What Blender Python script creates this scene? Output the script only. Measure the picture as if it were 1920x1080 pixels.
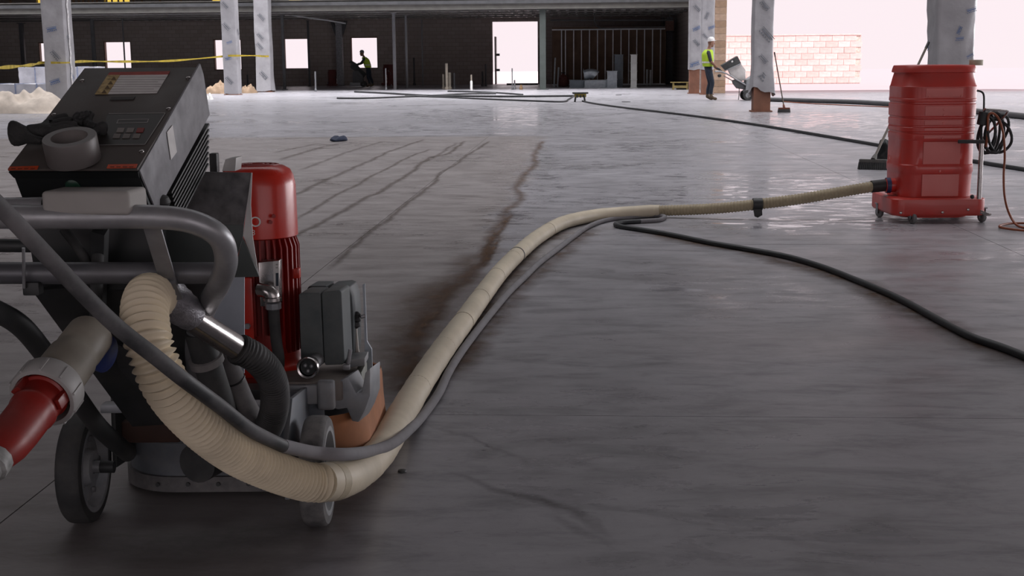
import bpy, bmesh, math, random
from mathutils import Vector, Matrix
random.seed(7)
for _o in list(bpy.data.objects):
    bpy.data.objects.remove(_o)
scene = bpy.context.scene
COL = scene.collection

# ------------------------------------------------------------------ camera
# ground-plane survey of the hall: X across, Y into the depth, Z up, metres
FOC, CAMH = 2450.0, 1.2
PITCH, ROLL, YAW = math.atan(425 / FOC), math.radians(0.46), math.radians(3.2)

def ray(px, py):
    x = (px - 960) / FOC
    y = -(py - 540) / FOC
    x, y = x * math.cos(ROLL) + y * math.sin(ROLL), -x * math.sin(ROLL) + y * math.cos(ROLL)
    return x, math.cos(PITCH) + y * math.sin(PITCH), -math.sin(PITCH) + y * math.cos(PITCH)

def C(px, py, v):                       # point at distance v in the survey frame (u right, v away, w up)
    a, b, c = ray(px, py)
    t = v / b
    return Vector((a * t, v, CAMH + c * t))

def G(px, py, z=0.0):                   # point on the level z
    a, b, c = ray(px, py)
    t = (CAMH - z) / -c
    return Vector((a * t, b * t, z))

def W(q):                               # survey frame -> hall axes
    u, v, w = q
    return Vector((u * math.cos(YAW) - v * math.sin(YAW), u * math.sin(YAW) + v * math.cos(YAW), w))

def WG(px, py, z=0.0):
    return W(G(px, py, z))

def WY(px, py, Y):                      # point on the hall plane Y
    d = W(ray(px, py))
    t = Y / d.y
    return Vector((d.x * t, Y, CAMH + d.z * t))

def make_camera():
    cam = bpy.data.cameras.new('camera')
    cam.sensor_width = 36.0
    cam.lens = FOC / 1920 * 36.0
    cam.clip_start, cam.clip_end = 0.05, 500
    o = bpy.data.objects.new('camera', cam)
    COL.objects.link(o)
    up0 = Vector((0, math.sin(PITCH), math.cos(PITCH)))
    fw = Vector((0, math.cos(PITCH), -math.sin(PITCH)))
    r0 = Vector((1, 0, 0))
    right = W(math.cos(ROLL) * r0 - math.sin(ROLL) * up0)
    up = W(math.sin(ROLL) * r0 + math.cos(ROLL) * up0)
    back = -W(fw)
    m = Matrix((right, up, back)).transposed().to_4x4()
    m.translation = (0, 0, CAMH)
    o.matrix_world = m
    scene.camera = o
make_camera()

# ------------------------------------------------------------------ light
world = bpy.data.worlds.new('overcast_glare')
scene.world = world
world.use_nodes = True
bg = world.node_tree.nodes['Background']
bg.inputs[0].default_value = (0.99, 0.865, 0.905, 1)
bg.inputs[1].default_value = 1.0

sun = bpy.data.lights.new('sun', 'SUN')
sun.energy = 7.0
sun.angle = math.radians(1.0)
sun.color = (1.0, 0.9, 0.9)
so = bpy.data.objects.new('sun', sun)
COL.objects.link(so)
so.rotation_euler = Vector((-0.72, 0.42, -0.85)).to_track_quat('-Z', 'Y').to_euler()

def area(name, loc, size, target, energy, col=(0.97, 0.965, 1.0)):
    l = bpy.data.lights.new(name, 'AREA')
    l.shape = 'RECTANGLE'
    l.size, l.size_y = size
    l.energy = energy
    l.color = col
    o = bpy.data.objects.new(name, l)
    COL.objects.link(o)
    o.location = loc
    o.rotation_euler = (Vector(target) - Vector(loc)).to_track_quat('-Z', 'Y').to_euler()
    return o
# unseen area lights added to fill the hall from right, rear and ceiling
area('right_fill', (23.2, 29, 2.6), (36, 4.4), (0, 29, 2.2), 4300)
area('rear_fill', (2.0, -9.4, 2.5), (34, 4.2), (2.0, 20, 2.0), 260)
for x0, x1, y0, y1, en in ((-30, 22, 9, 20, 1850), (-30, 22, 21, 30, 1700), (-30, 22, 31, 39, 2300), (-30, 22, 40, 47.5, 2800), (-30, 4.3, 48, 55.5, 4300)):
    area('ceiling_fill', ((x0 + x1) / 2, (y0 + y1) / 2, 8.75), (x1 - x0, y1 - y0), ((x0 + x1) / 2, (y0 + y1) / 2 + 0.001, 0), en).data.spread = math.radians(115)  # broad lamps added under a closed roof

vs = scene.view_settings
vs.view_transform = 'Standard'
vs.look = 'None'
vs.exposure = 0.0
vs.gamma = 1.0
vs.use_curve_mapping = False
scene.cycles.use_denoising = True
scene.cycles.max_bounces = 8
scene.cycles.sample_clamp_indirect = 6.0

# ------------------------------------------------------------------ materials
def lin(h):
    if isinstance(h, str):
        h = h.lstrip('#')
        c = [int(h[i:i + 2], 16) / 255 for i in (0, 2, 4)]
    else:
        c = h
    return tuple(((x / 12.92) if x <= 0.04045 else ((x + 0.055) / 1.055) ** 2.4) for x in c)

MATS = {}
def mat(name, col, rough=0.5, metal=0.0, var=0.25, scale=12.0, dust=None, dust_amt=0.0, bump=0.0, col2=None, spec=0.5,
        emit=None, coat=0.0):
    """base colour broken up by noise, optional second tone, optional dust on the surface, fine relief"""
    if name in MATS:
        return MATS[name]
    m = bpy.data.materials.new(name)
    m.use_nodes = True
    nt = m.node_tree
    b = nt.nodes['Principled BSDF']
    N, L = nt.nodes.new, nt.links.new
    c = lin(col)
    tc = N('ShaderNodeTexCoord')
    no = N('ShaderNodeTexNoise')
    no.inputs['Scale'].default_value = scale
    no.inputs['Detail'].default_value = 6
    L(tc.outputs['Object'], no.inputs['Vector'])
    ramp = N('ShaderNodeValToRGB')
    ramp.color_ramp.elements[0].position = 0.3
    ramp.color_ramp.elements[1].position = 0.72
    c2 = lin(col2) if col2 else tuple(min(1, x * (1 + var)) for x in c)
    c1 = c if col2 else tuple(x * (1 - var) for x in c)
    ramp.color_ramp.elements[0].color = (*c1, 1)
    ramp.color_ramp.elements[1].color = (*c2, 1)
    L(no.outputs['Fac'], ramp.inputs['Fac'])
    out = ramp.outputs['Color']
    rgh = None
    if dust:
        n2 = N('ShaderNodeTexNoise')
        n2.inputs['Scale'].default_value = scale * 0.45
        n2.inputs['Detail'].default_value = 8
        n2.inputs['Roughness'].default_value = 0.65
        L(tc.outputs['Object'], n2.inputs['Vector'])
        mr = N('ShaderNodeMapRange')
        mr.inputs['From Min'].default_value = 0.42
        mr.inputs['From Max'].default_value = 0.72
        mr.inputs['To Max'].default_value = dust_amt
        L(n2.outputs['Fac'], mr.inputs['Value'])
        mx = N('ShaderNodeMix')
        mx.data_type = 'RGBA'
        L(mr.outputs['Result'], mx.inputs['Factor'])
        L(out, mx.inputs['A'])
        mx.inputs['B'].default_value = (*lin(dust), 1)
        out = mx.outputs['Result']
        ma = N('ShaderNodeMath')
        ma.operation = 'MULTIPLY_ADD'
        L(mr.outputs['Result'], ma.inputs[0])
        ma.inputs[1].default_value = 0.5
        ma.inputs[2].default_value = rough
        ma.use_clamp = True
        rgh = ma.outputs[0]
    L(out, b.inputs['Base Color'])
    b.inputs['Roughness'].default_value = rough
    if rgh:
        L(rgh, b.inputs['Roughness'])
    b.inputs['Metallic'].default_value = metal
    b.inputs['Specular IOR Level'].default_value = spec
    b.inputs['Coat Weight'].default_value = coat
    if bump:
        bp = N('ShaderNodeBump')
        bp.inputs['Strength'].default_value = bump
        bp.inputs['Distance'].default_value = 0.01
        n3 = N('ShaderNodeTexNoise')
        n3.inputs['Scale'].default_value = scale * 4
        n3.inputs['Detail'].default_value = 5
        L(tc.outputs['Object'], n3.inputs['Vector'])
        L(n3.outputs['Fac'], bp.inputs['Height'])
        L(bp.outputs['Normal'], b.inputs['Normal'])
    MATS[name] = m
    return m

def film_mat(name, col, trans=0.8):
    m = bpy.data.materials.new(name)
    m.use_nodes = True
    nt = m.node_tree
    nt.nodes.clear()
    o = nt.nodes.new('ShaderNodeOutputMaterial')
    t = nt.nodes.new('ShaderNodeBsdfTranslucent')
    d = nt.nodes.new('ShaderNodeBsdfDiffuse')
    x = nt.nodes.new('ShaderNodeMixShader')
    t.inputs[0].default_value = (*lin(col), 1)
    d.inputs[0].default_value = (*lin(col), 1)
    x.inputs[0].default_value = trans
    nt.links.new(d.outputs[0], x.inputs[1])
    nt.links.new(t.outputs[0], x.inputs[2])
    nt.links.new(x.outputs[0], o.inputs[0])
    return m

def dust_mat(name, col, col2):
    """thin dust that lies on the slab; the corner attribute 'cover' says how thick it lies"""
    m = bpy.data.materials.new(name)
    m.use_nodes = True
    nt = m.node_tree
    N, L = nt.nodes.new, nt.links.new
    b = nt.nodes['Principled BSDF']
    out = nt.nodes['Material Output']
    geo = N('ShaderNodeNewGeometry')
    no = N('ShaderNodeTexNoise')
    no.inputs['Scale'].default_value = 9
    no.inputs['Detail'].default_value = 9
    no.inputs['Roughness'].default_value = 0.7
    L(geo.outputs['Position'], no.inputs['Vector'])
    rp = N('ShaderNodeValToRGB')
    rp.color_ramp.elements[0].color = (*lin(col), 1)
    rp.color_ramp.elements[1].color = (*lin(col2), 1)
    rp.color_ramp.elements[0].position, rp.color_ramp.elements[1].position = 0.35, 0.65
    L(no.outputs['Fac'], rp.inputs['Fac'])
    L(rp.outputs['Color'], b.inputs['Base Color'])
    b.inputs['Roughness'].default_value = 0.95
    b.inputs['Specular IOR Level'].default_value = 0.1
    at = N('ShaderNodeAttribute')
    at.attribute_name = 'cover'
    mr = N('ShaderNodeMapRange')
    mr.inputs['From Min'].default_value = 0.3
    mr.inputs['From Max'].default_value = 0.7
    mr.inputs['To Min'].default_value = 0.35
    mr.inputs['To Max'].default_value = 1.25
    L(no.outputs['Fac'], mr.inputs['Value'])
    mu = N('ShaderNodeMath')
    mu.operation = 'MULTIPLY'
    mu.use_clamp = True
    L(at.outputs['Fac'], mu.inputs[0])
    L(mr.outputs['Result'], mu.inputs[1])
    tr = N('ShaderNodeBsdfTransparent')
    mx = N('ShaderNodeMixShader')
    L(mu.outputs[0], mx.inputs[0])
    L(tr.outputs[0], mx.inputs[1])
    L(b.outputs[0], mx.inputs[2])
    L(mx.outputs[0], out.inputs[0])
    return m

def floor_mat():
    m = bpy.data.materials.new('ground_concrete')
    m.use_nodes = True
    nt = m.node_tree
    N, L = nt.nodes.new, nt.links.new
    b = nt.nodes['Principled BSDF']
    geo = N('ShaderNodeNewGeometry')
    def noise(scale, detail=8, rough=0.6, vec=None, dist=0.0):
        n = N('ShaderNodeTexNoise')
        n.inputs['Scale'].default_value = scale
        n.inputs['Detail'].default_value = detail
        n.inputs['Roughness'].default_value = rough
        n.inputs['Distortion'].default_value = dist
        L(vec or geo.outputs['Position'], n.inputs['Vector'])
        return n.outputs['Fac']
    def rng(v, a, c, lo=0.0, hi=1.0):
        r = N('ShaderNodeMapRange')
        r.inputs['From Min'].default_value, r.inputs['From Max'].default_value = a, c
        r.inputs['To Min'].default_value, r.inputs['To Max'].default_value = lo, hi
        L(v, r.inputs['Value'])
        return r.outputs['Result']
    def math_(op, a, c=None, clamp=False):
        x = N('ShaderNodeMath')
        x.operation = op
        x.use_clamp = clamp
        for i, s in enumerate((a, c)):
            if s is None: continue
            if isinstance(s, (int, float)): x.inputs[i].default_value = s
            else: L(s, x.inputs[i])
        return x.outputs[0]
    def mix(f, a, c):
        x = N('ShaderNodeMix')
        x.data_type = 'RGBA'
        if isinstance(f, float): x.inputs['Factor'].default_value = f
        else: L(f, x.inputs['Factor'])
        for k, s in (('A', a), ('B', c)):
            if isinstance(s, tuple): x.inputs[k].default_value = (*s, 1)
            else: L(s, x.inputs[k])
        return x.outputs['Result']
    # trowel and grinder drift: noise drawn out across the hall
    mp = N('ShaderNodeMapping')
    mp.inputs['Scale'].default_value = (0.55, 1.5, 1)
    L(geo.outputs['Position'], mp.inputs['Vector'])
    big = noise(0.55, 6, 0.6)
    streak = noise(4.6, 10, 0.72, mp.outputs[0], 0.4)
    fine = noise(26, 8, 0.7)
    base = mix(rng(big, 0.32, 0.68), lin('#7a787b'), lin('#918f94'))
    base = mix(rng(streak, 0.36, 0.7, 0, 0.75), base, lin('#a5a2a7'))
    base = mix(rng(streak, 0.5, 0.28, 0, 0.6), base, lin('#5a585b'))
    base = mix(rng(fine, 0.55, 0.75, 0, 0.35), base, lin('#6a6260'))
    # freshly ground lane on the left: brownish paste film up to its straight edge
    sep = N('ShaderNodeSeparateXYZ')
    L(geo.outputs['Position'], sep.inputs[0])
    wob = rng(noise(1.3, 5, 0.6), 0.3, 0.7, -0.12, 0.12)
    xm = rng(math_('ADD', sep.outputs[0], wob), -0.55, -0.75)
    ym = rng(sep.outputs[1], 21.34, 21.30)
    lane = math_('MULTIPLY', xm, ym, True)
    lane_c = mix(rng(streak, 0.3, 0.7), lin('#6b615c'), lin('#8b827d'))
    base = mix(math_('MULTIPLY', lane, 0.62), base, lane_c)
    # tyre scuffs, old spills and the grinder's painted shadow, each with a place of its own on the slab
    def stain_or_shade(px, py, L_, Wd, ang, colr, amt, soft=0.5):
        nonlocal base
        c = WG(px, py)
        mpp = N('ShaderNodeMapping')
        mpp.vector_type = 'TEXTURE'
        mpp.inputs['Location'].default_value = (c.x, c.y, 0)
        mpp.inputs['Rotation'].default_value = (0, 0, ang)
        mpp.inputs['Scale'].default_value = (L_, Wd, 1)
        va = N('ShaderNodeVectorMath')
        va.operation = 'ADD'
        nn = N('ShaderNodeTexNoise')
        nn.inputs['Scale'].default_value = 2.5
        nn.inputs['Detail'].default_value = 6
        L(geo.outputs['Position'], nn.inputs['Vector'])
        sc_ = N('ShaderNodeVectorMath')
        sc_.operation = 'MULTIPLY_ADD'
        sc_.inputs[1].default_value = (0.25, 0.25, 0)
        sc_.inputs[2].default_value = (-0.125, -0.125, 0)
        L(nn.outputs['Color'], sc_.inputs[0])
        L(geo.outputs['Position'], va.inputs[0])
        L(sc_.outputs[0], va.inputs[1])
        L(va.outputs[0], mpp.inputs['Vector'])
        ln = N('ShaderNodeVectorMath')
        ln.operation = 'LENGTH'
        L(mpp.outputs[0], ln.inputs[0])
        k = rng(ln.outputs['Value'], 1.0, soft, 0, amt)
        k = math_('MULTIPLY', k, rng(fine, 0.3, 0.6, 0.45, 1.0))
        base = mix(k, base, colr)
    dk = lin('#3d393a')
    stain_or_shade(1000, 945, 0.42, 0.035, math.radians(-48), dk, 0.75, 0.2)
    stain_or_shade(900, 830, 0.36, 0.02, math.radians(-52), dk, 0.5, 0.2)
    stain_or_shade(1080, 995, 0.22, 0.025, math.radians(-40), dk, 0.45, 0.2)
    stain_or_shade(1080, 915, 0.18, 0.12, 0.3, dk, 0.28, 0.1)
    stain_or_shade(1100, 820, 0.35, 0.1, 0.1, dk, 0.25, 0.1)
    stain_or_shade(1380, 500, 0.5, 0.12, -0.3, lin('#665752'), 0.4, 0.1)
    stain_or_shade(1650, 490, 0.8, 0.5, 0.1, lin('#665752'), 0.35, 0.1)
    stain_or_shade(1550, 640, 1.3, 0.5, 0.1, lin('#8d8687'), 0.5, 0.1)
    stain_or_shade(1230, 520, 0.7, 0.25, 0.2, lin('#5f5b5c'), 0.45, 0.1)
    stain_or_shade(840, 560, 0.3, 1.4, -0.12, lin('#55463f'), 0.75, 0.1)
    stain_or_shade(770, 690, 0.16, 0.9, -0.12, lin('#4e423c'), 0.75, 0.1)
    stain_or_shade(400, 1010, 0.5, 0.22, 0.0, lin('#4a4646'), 0.55, 0.2)  # grinder's shadow towards the viewer, painted into the slab
    L(base, b.inputs['Base Color'])
    # gloss: half-polished slab with dull dusty patches
    rg = rng(noise(2.4, 7, 0.6, None, 0.2), 0.25, 0.75, 0.24, 0.52)
    glint = rng(noise(5.5, 8, 0.7, mp.outputs[0], 0.6), 0.5, 0.6)
    def worn(px, py, L_, Wd, ang):       # patches already burnished by the machines
        c = WG(px, py)
        mpp = N('ShaderNodeMapping')
        mpp.vector_type = 'TEXTURE'
        mpp.inputs['Location'].default_value = (c.x, c.y, 0)
        mpp.inputs['Rotation'].default_value = (0, 0, ang)
        mpp.inputs['Scale'].default_value = (L_, Wd, 1)
        L(geo.outputs['Position'], mpp.inputs['Vector'])
        ln = N('ShaderNodeVectorMath')
        ln.operation = 'LENGTH'
        L(mpp.outputs[0], ln.inputs[0])
        return rng(ln.outputs['Value'], 1.0, 0.4)
    zone = rng(noise(0.42, 3, 0.5), 0.48, 0.62, 0, 0.7)
    for a_ in ((1420, 368, 1.5, 1.9, 0.2), (985, 300, 0.55, 7.0, 0.06), (950, 400, 0.3, 1.6, 0.06), (1500, 420, 1.2, 0.7, 0.1), (960, 215, 2.0, 9.0, 0.06), (1820, 225, 3.0, 6.0, 0.0), (1550, 225, 3.0, 6.0, 0.0)):
        zone = math_('MAXIMUM', zone, worn(*a_))
    glint = math_('MULTIPLY', glint, zone)
    rg = math_('SUBTRACT', rg, math_('MULTIPLY', glint, 0.42))
    rg = math_('MAXIMUM', rg, 0.07)
    rg = math_('ADD', rg, math_('MULTIPLY', lane, 0.06), True)
    L(rg, b.inputs['Roughness'])
    b.inputs['Specular IOR Level'].default_value = 0.42
    bp = N('ShaderNodeBump')
    bp.inputs['Strength'].default_value = 0.10
    bp.inputs['Distance'].default_value = 0.012
    hsum = math_('ADD', noise(6.0, 3, 0.5), math_('MULTIPLY', noise(45, 2, 0.5), 0.08))
    L(hsum, bp.inputs['Height'])
    L(bp.outputs['Normal'], b.inputs['Normal'])
    return m

def block_mat(name, c1, c2, joint, bw, bh, axis='XZ'):
    """masonry too far away to tell the blocks apart: courses in the material"""
    m = bpy.data.materials.new(name)
    m.use_nodes = True
    nt = m.node_tree
    N, L = nt.nodes.new, nt.links.new
    b = nt.nodes['Principled BSDF']
    geo = N('ShaderNodeNewGeometry')
    sep = N('ShaderNodeSeparateXYZ')
    cmb = N('ShaderNodeCombineXYZ')
    L(geo.outputs['Position'], sep.inputs[0])
    L(sep.outputs[0 if axis == 'XZ' else 1], cmb.inputs[0])
    L(sep.outputs[2], cmb.inputs[1])
    br = N('ShaderNodeTexBrick')
    br.inputs['Scale'].default_value = 1.0
    br.inputs['Brick Width'].default_value = bw
    br.inputs['Row Height'].default_value = bh
    br.inputs['Mortar Size'].default_value = 0.012
    br.inputs['Color1'].default_value = (*lin(c1), 1)
    br.inputs['Color2'].default_value = (*lin(c2), 1)
    br.inputs['Mortar'].default_value = (*lin(joint), 1)
    L(cmb.outputs[0], br.inputs['Vector'])
    L(br.outputs['Color'], b.inputs['Base Color'])
    b.inputs['Roughness'].default_value = 0.9
    return m

# ------------------------------------------------------------------ mesh building
OFF = {}          # object name -> (base point, 'survey' or 'hall')

class MB:
    def __init__(s):
        s.v, s.f, s.m = [], [], []
    def add(s, vs, fs, mi=0):
        n = len(s.v)
        s.v += [Vector(p) for p in vs]
        s.f += [tuple(i + n for i in f) for f in fs]
        s.m += [mi] * len(fs)
        return s
    def box(s, c, size, R=None, mi=0):
        c = Vector(c)
        a = [Vector((x * size[0] / 2, y * size[1] / 2, z * size[2] / 2)) for x in (-1, 1) for y in (-1, 1) for z in (-1, 1)]
        if R is not None:
            a = [R @ p for p in a]
        return s.add([c + p for p in a], [(0, 1, 3, 2), (4, 6, 7, 5), (0, 4, 5, 1), (2, 3, 7, 6), (0, 2, 6, 4), (1, 5, 7, 3)], mi)
    def bar(s, p0, p1, w, t, up=(0, 0, 1), mi=0):      # rectangular bar from p0 to p1
        p0, p1 = Vector(p0), Vector(p1)
        d = (p1 - p0)
        z = d.normalized()
        x = Vector(up).cross(z)
        if x.length < 1e-4:
            x = Vector((1, 0, 0)).cross(z)
        x.normalize()
        y = z.cross(x)
        R = Matrix((x, y, z)).transposed()
        return s.box((p0 + p1) / 2, (w, t, d.length), R, mi)
    def hexa(s, a, b, mi=0):                            # two quads -> solid
        return s.add(list(a) + list(b), [(3, 2, 1, 0), (4, 5, 6, 7), (0, 1, 5, 4), (1, 2, 6, 5), (2, 3, 7, 6), (3, 0, 4, 7)], mi)
    def prism(s, poly, vec, mi=0):
        n = len(poly)
        vec = Vector(vec)
        a = [Vector(p) for p in poly]
        fs = [tuple(range(n - 1, -1, -1)), tuple(range(n, 2 * n))]
        fs += [(i, (i + 1) % n, n + (i + 1) % n, n + i) for i in range(n)]
        return s.add(a + [p + vec for p in a], fs, mi)
    def cyl(s, p0, p1, r0, r1=None, n=20, mi=0):
        return s.tube([p0, p1], [r0, r0 if r1 is None else r1], n, mi=mi)
    def tube(s, pts, r, n=12, caps=True, closed=False, mi=0):
        P = [Vector(p) for p in pts]
        k = len(P)
        rr = list(r) if isinstance(r, (list, tuple)) else [r] * k
        T = []
        for i in range(k):
            a = P[i - 1] if (i > 0 or closed) else P[i]
            b = P[(i + 1) % k] if (i < k - 1 or closed) else P[i]
            t = (b - a)
            T.append(t.normalized() if t.length > 1e-9 else (T[-1] if T else Vector((0, 0, 1))))
        ref = Vector((0, 0, 1)) if abs(T[0].z) < 0.9 else Vector((1, 0, 0))
        x = T[0].cross(ref).normalized()
        vs = []
        for i in range(k):
            x = x - T[i] * x.dot(T[i])
            x = x.normalized() if x.length > 1e-6 else T[i].orthogonal().normalized()
            y = T[i].cross(x)
            for j in range(n):
                a = 2 * math.pi * j / n
                vs.append(P[i] + (x * math.cos(a) + y * math.sin(a)) * rr[i])
        fs = []
        for i in range(k if closed else k - 1):
            i2 = (i + 1) % k
            for j in range(n):
                j2 = (j + 1) % n
                fs.append((i * n + j, i * n + j2, i2 * n + j2, i2 * n + j))
        if caps and not closed:
            fs.append(tuple(range(n - 1, -1, -1)))
            fs.append(tuple((k - 1) * n + j for j in range(n)))
        return s.add(vs, fs, mi)
    def lathe(s, prof, o, axis=(0, 0, 1), n=32, mi=0, loop=False):   # prof: (radius, height) pairs
        o, z = Vector(o), Vector(axis).normalized()
        x = z.orthogonal().normalized()
        y = z.cross(x)
        k = len(prof)
        vs = [o + z * h + (x * math.cos(2 * math.pi * j / n) + y * math.sin(2 * math.pi * j / n)) * max(r, 1e-5) for r, h in prof for j in range(n)]
        fs = []
        for i in range(k if loop else k - 1):
            i2 = (i + 1) % k
            for j in range(n):
                j2 = (j + 1) % n
                fs.append((i * n + j, i * n + j2, i2 * n + j2, i2 * n + j))
        if not loop:
            fs.append(tuple(range(n - 1, -1, -1)))
            fs.append(tuple((k - 1) * n + j for j in range(n)))
        return s.add(vs, fs, mi)
    def ball(s, c, r, R=None, n=16, mi=0):
        c = Vector(c)
        r = (r, r, r) if isinstance(r, (int, float)) else r
        vs, fs = [], []
        rings = n // 2
        for i in range(rings + 1):
            th = math.pi * i / rings
            for j in range(n):
                a = 2 * math.pi * j / n
                p = Vector((math.sin(th) * math.cos(a) * r[0], math.sin(th) * math.sin(a) * r[1], math.cos(th) * r[2]))
                vs.append(c + (R @ p if R is not None else p))
        for i in range(rings):
            for j in range(n):
                j2 = (j + 1) % n
                fs.append((i * n + j, (i + 1) * n + j, (i + 1) * n + j2, i * n + j2))
        return s.add(vs, fs, mi)
    def loft(s, rings, mi=0, caps=True):                # rings: lists of equally many points
        n = len(rings[0])
        fs = []
        for i in range(len(rings) - 1):
            for j in range(n):
                j2 = (j + 1) % n
                fs.append((i * n + j, i * n + j2, (i + 1) * n + j2, (i + 1) * n + j))
        if caps:
            fs.append(tuple(range(n - 1, -1, -1)))
            fs.append(tuple((len(rings) - 1) * n + j for j in range(n)))
        return s.add([p for r in rings for p in r], fs, mi)
    def sheet(s, rows, mi=0):                           # open grid of points
        n = len(rows[0])
        fs = [(i * n + j, i * n + j + 1, (i + 1) * n + j + 1, (i + 1) * n + j) for i in range(len(rows) - 1) for j in range(n - 1)]
        return s.add([p for r in rows for p in r], fs, mi)
    def build(s, name, mats, parent=None, base=None, frame='survey', bevel=0.0, seg=2, sharp=38, merge=1e-5, solid=0.0):
        me = bpy.data.meshes.new(name)
        if parent is not None:
            base, frame = OFF[parent.name]
        base = Vector(base) if base is not None else Vector((0, 0, 0))
        bm = bmesh.new()
        bv = [bm.verts.new(p - base) for p in s.v]
        for f, mi in zip(s.f, s.m):
            try:
                fc = bm.faces.new([bv[i] for i in f])
                fc.material_index = mi
            except ValueError:
                pass
        if merge:
            bmesh.ops.remove_doubles(bm, verts=bm.verts, dist=merge)
        bmesh.ops.recalc_face_normals(bm, faces=bm.faces)
        if solid:
            g = bmesh.ops.solidify(bm, geom=list(bm.faces), thickness=solid)
        if bevel:
            ed = [e for e in bm.edges if len(e.link_faces) == 2 and e.calc_face_angle(0) > math.radians(28)]
            bmesh.ops.bevel(bm, geom=ed, offset=bevel, segments=seg, affect='EDGES', profile=0.6, clamp_overlap=True)
        bm.to_mesh(me)
        bm.free()
        for p in me.polygons:
            p.use_smooth = True
        me.set_sharp_from_angle(angle=math.radians(sharp))
        for m in (mats if isinstance(mats, (list, tuple)) else [mats]):
            me.materials.append(m)
        o = bpy.data.objects.new(name, me)
        COL.objects.link(o)
        if parent is not None:
            o.parent = parent
        else:
            o.location = W(base) if frame == 'survey' else base
            o.rotation_euler.z = YAW if frame == 'survey' else 0
        OFF[o.name] = (base, frame)
        return o

def tag(o, label, cat, group=None):
    o['label'], o['category'] = label, cat
    if group:
        o['group'] = group
    return o

def structure(o, label=None):
    o['kind'] = 'structure'
    if label:
        o['label'] = label
    return o

def thing(name, label, cat, base, frame='survey', group=None):
    o = bpy.data.objects.new(name, None)
    o.empty_display_size = 0.1
    COL.objects.link(o)
    base = Vector(base)
    o.location = W(base) if frame == 'survey' else base
    o.rotation_euler.z = YAW if frame == 'survey' else 0
    OFF[o.name] = (base, frame)
    return tag(o, label, cat, group)

def copy_tree(o, loc=None, rz=None, parent=None):
    c = o.copy()
    COL.objects.link(c)
    if parent is not None:
        c.parent = parent
    if loc is not None:
        c.location = loc
    if rz is not None:
        c.rotation_euler.z = rz
    OFF[c.name] = OFF.get(o.name)
    for ch in o.children:
        copy_tree(ch, parent=c)
    return c

def spline(pts, step=0.02, closed=False):
    """Catmull-Rom through the points, resampled at about one step"""
    P = [Vector(p) for p in pts]
    n = len(P)
    dense = []
    rngk = n if closed else n - 1
    for i in range(rngk):
        p1, p2 = P[i], P[(i + 1) % n]
        p0 = P[i - 1] if (i > 0 or closed) else p1 + (p1 - p2)
        p3 = P[(i + 2) % n] if (i + 2 < n or closed) else p2 + (p2 - p1)
        k = max(4, int((p2 - p1).length / step * 2))
        for j in range(k):
            t = j / k
            dense.append(0.5 * ((2 * p1) + (-p0 + p2) * t + (2 * p0 - 5 * p1 + 4 * p2 - p3) * t * t + (-p0 + 3 * p1 - 3 * p2 + p3) * t ** 3))
    if not closed:
        dense.append(P[-1])
    if closed:
        dense.append(dense[0])
    total = sum((b - a).length for a, b in zip(dense, dense[1:]))
    cnt = max(2, round(total / step))
    out, acc, k = [dense[0]], 0.0, 1
    for a, b in zip(dense, dense[1:]):
        l = (b - a).length
        while k < cnt and acc + l >= total * k / cnt:
            out.append(a + (b - a) * ((total * k / cnt - acc) / max(l, 1e-9)))
            k += 1
        acc += l
    if not closed:
        out.append(dense[-1])
    return out

def clip_path(path, s0, s1):
    out, acc = [], 0.0
    for i, p in enumerate(path):
        if i:
            acc += (p - path[i - 1]).length
        if s0 <= acc <= s1:
            out.append(p)
    return out

def path_len(path):
    return sum((b - a).length for a, b in zip(path, path[1:]))

def text_mesh(name, body, size, o, ex, ey, m, parent, depth=0.0006):
    cu = bpy.data.curves.new(name, 'FONT')
    cu.body = body
    cu.size = size
    cu.extrude = depth
    cu.resolution_u = 4
    t = bpy.data.objects.new(name, cu)
    COL.objects.link(t)
    dg = bpy.context.evaluated_depsgraph_get()
    me = bpy.data.meshes.new_from_object(t.evaluated_get(dg))
    bpy.data.objects.remove(t)
    ex, ey = Vector(ex).normalized(), Vector(ey).normalized()
    ez = ex.cross(ey)
    base = OFF[parent.name][0]
    for v in me.vertices:
        v.co = Vector(o) + ex * v.co.x + ey * v.co.y + ez * v.co.z - base
    me.materials.clear()
    me.materials.append(m)
    ob = bpy.data.objects.new(name, me)
    COL.objects.link(ob)
    ob.parent = parent
    OFF[ob.name] = OFF[parent.name]
    return ob

# shared materials
M_steel = mat('worn_steel_tube', '#98989b', 0.36, 0.5, 0.2, 18, '#8f8c8a', 0.5)
M_dark = mat('black_painted_steel', '#2b2d2e', 0.5, 0.0, 0.3, 14, '#55524f', 0.35)
M_chrome = mat('polished_pipe', '#b9b4b2', 0.2, 1.0, 0.12, 30, '#7a7470', 0.35)
M_galv = mat('galvanized_sheet', '#9aa0a6', 0.42, 0.75, 0.15, 9)
M_alu = mat('cast_aluminium', '#8b8d91', 0.5, 0.35, 0.18, 25, '#a09c98', 0.6)
M_red = mat('red_enamel', '#c0230f', 0.26, 0.0, 0.08, 10, '#8a3a2c', 0.25, coat=0.1)
M_redfin = mat('red_enamel_dusty', '#8f150f', 0.42, 0.0, 0.15, 18, '#5f2f2a', 0.4)
M_rubber = mat('black_rubber', '#2c2d2e', 0.65, 0.0, 0.25, 20, '#5b5856', 0.55)
M_dustrub = mat('dusty_rubber', '#5d5b5c', 0.75, 0.0, 0.25, 18, '#8a8683', 0.8)
M_black = mat('black_plastic', '#1e1f20', 0.5, 0.0, 0.2, 20, '#4b4846', 0.25)
M_beige = mat('beige_hose_plastic', '#d8cab0', 0.55, 0.0, 0.1, 7, '#8a7f70', 0.5)
M_white = mat('white_paint', '#d8d6d2', 0.6, 0.0, 0.08, 20)
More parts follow.
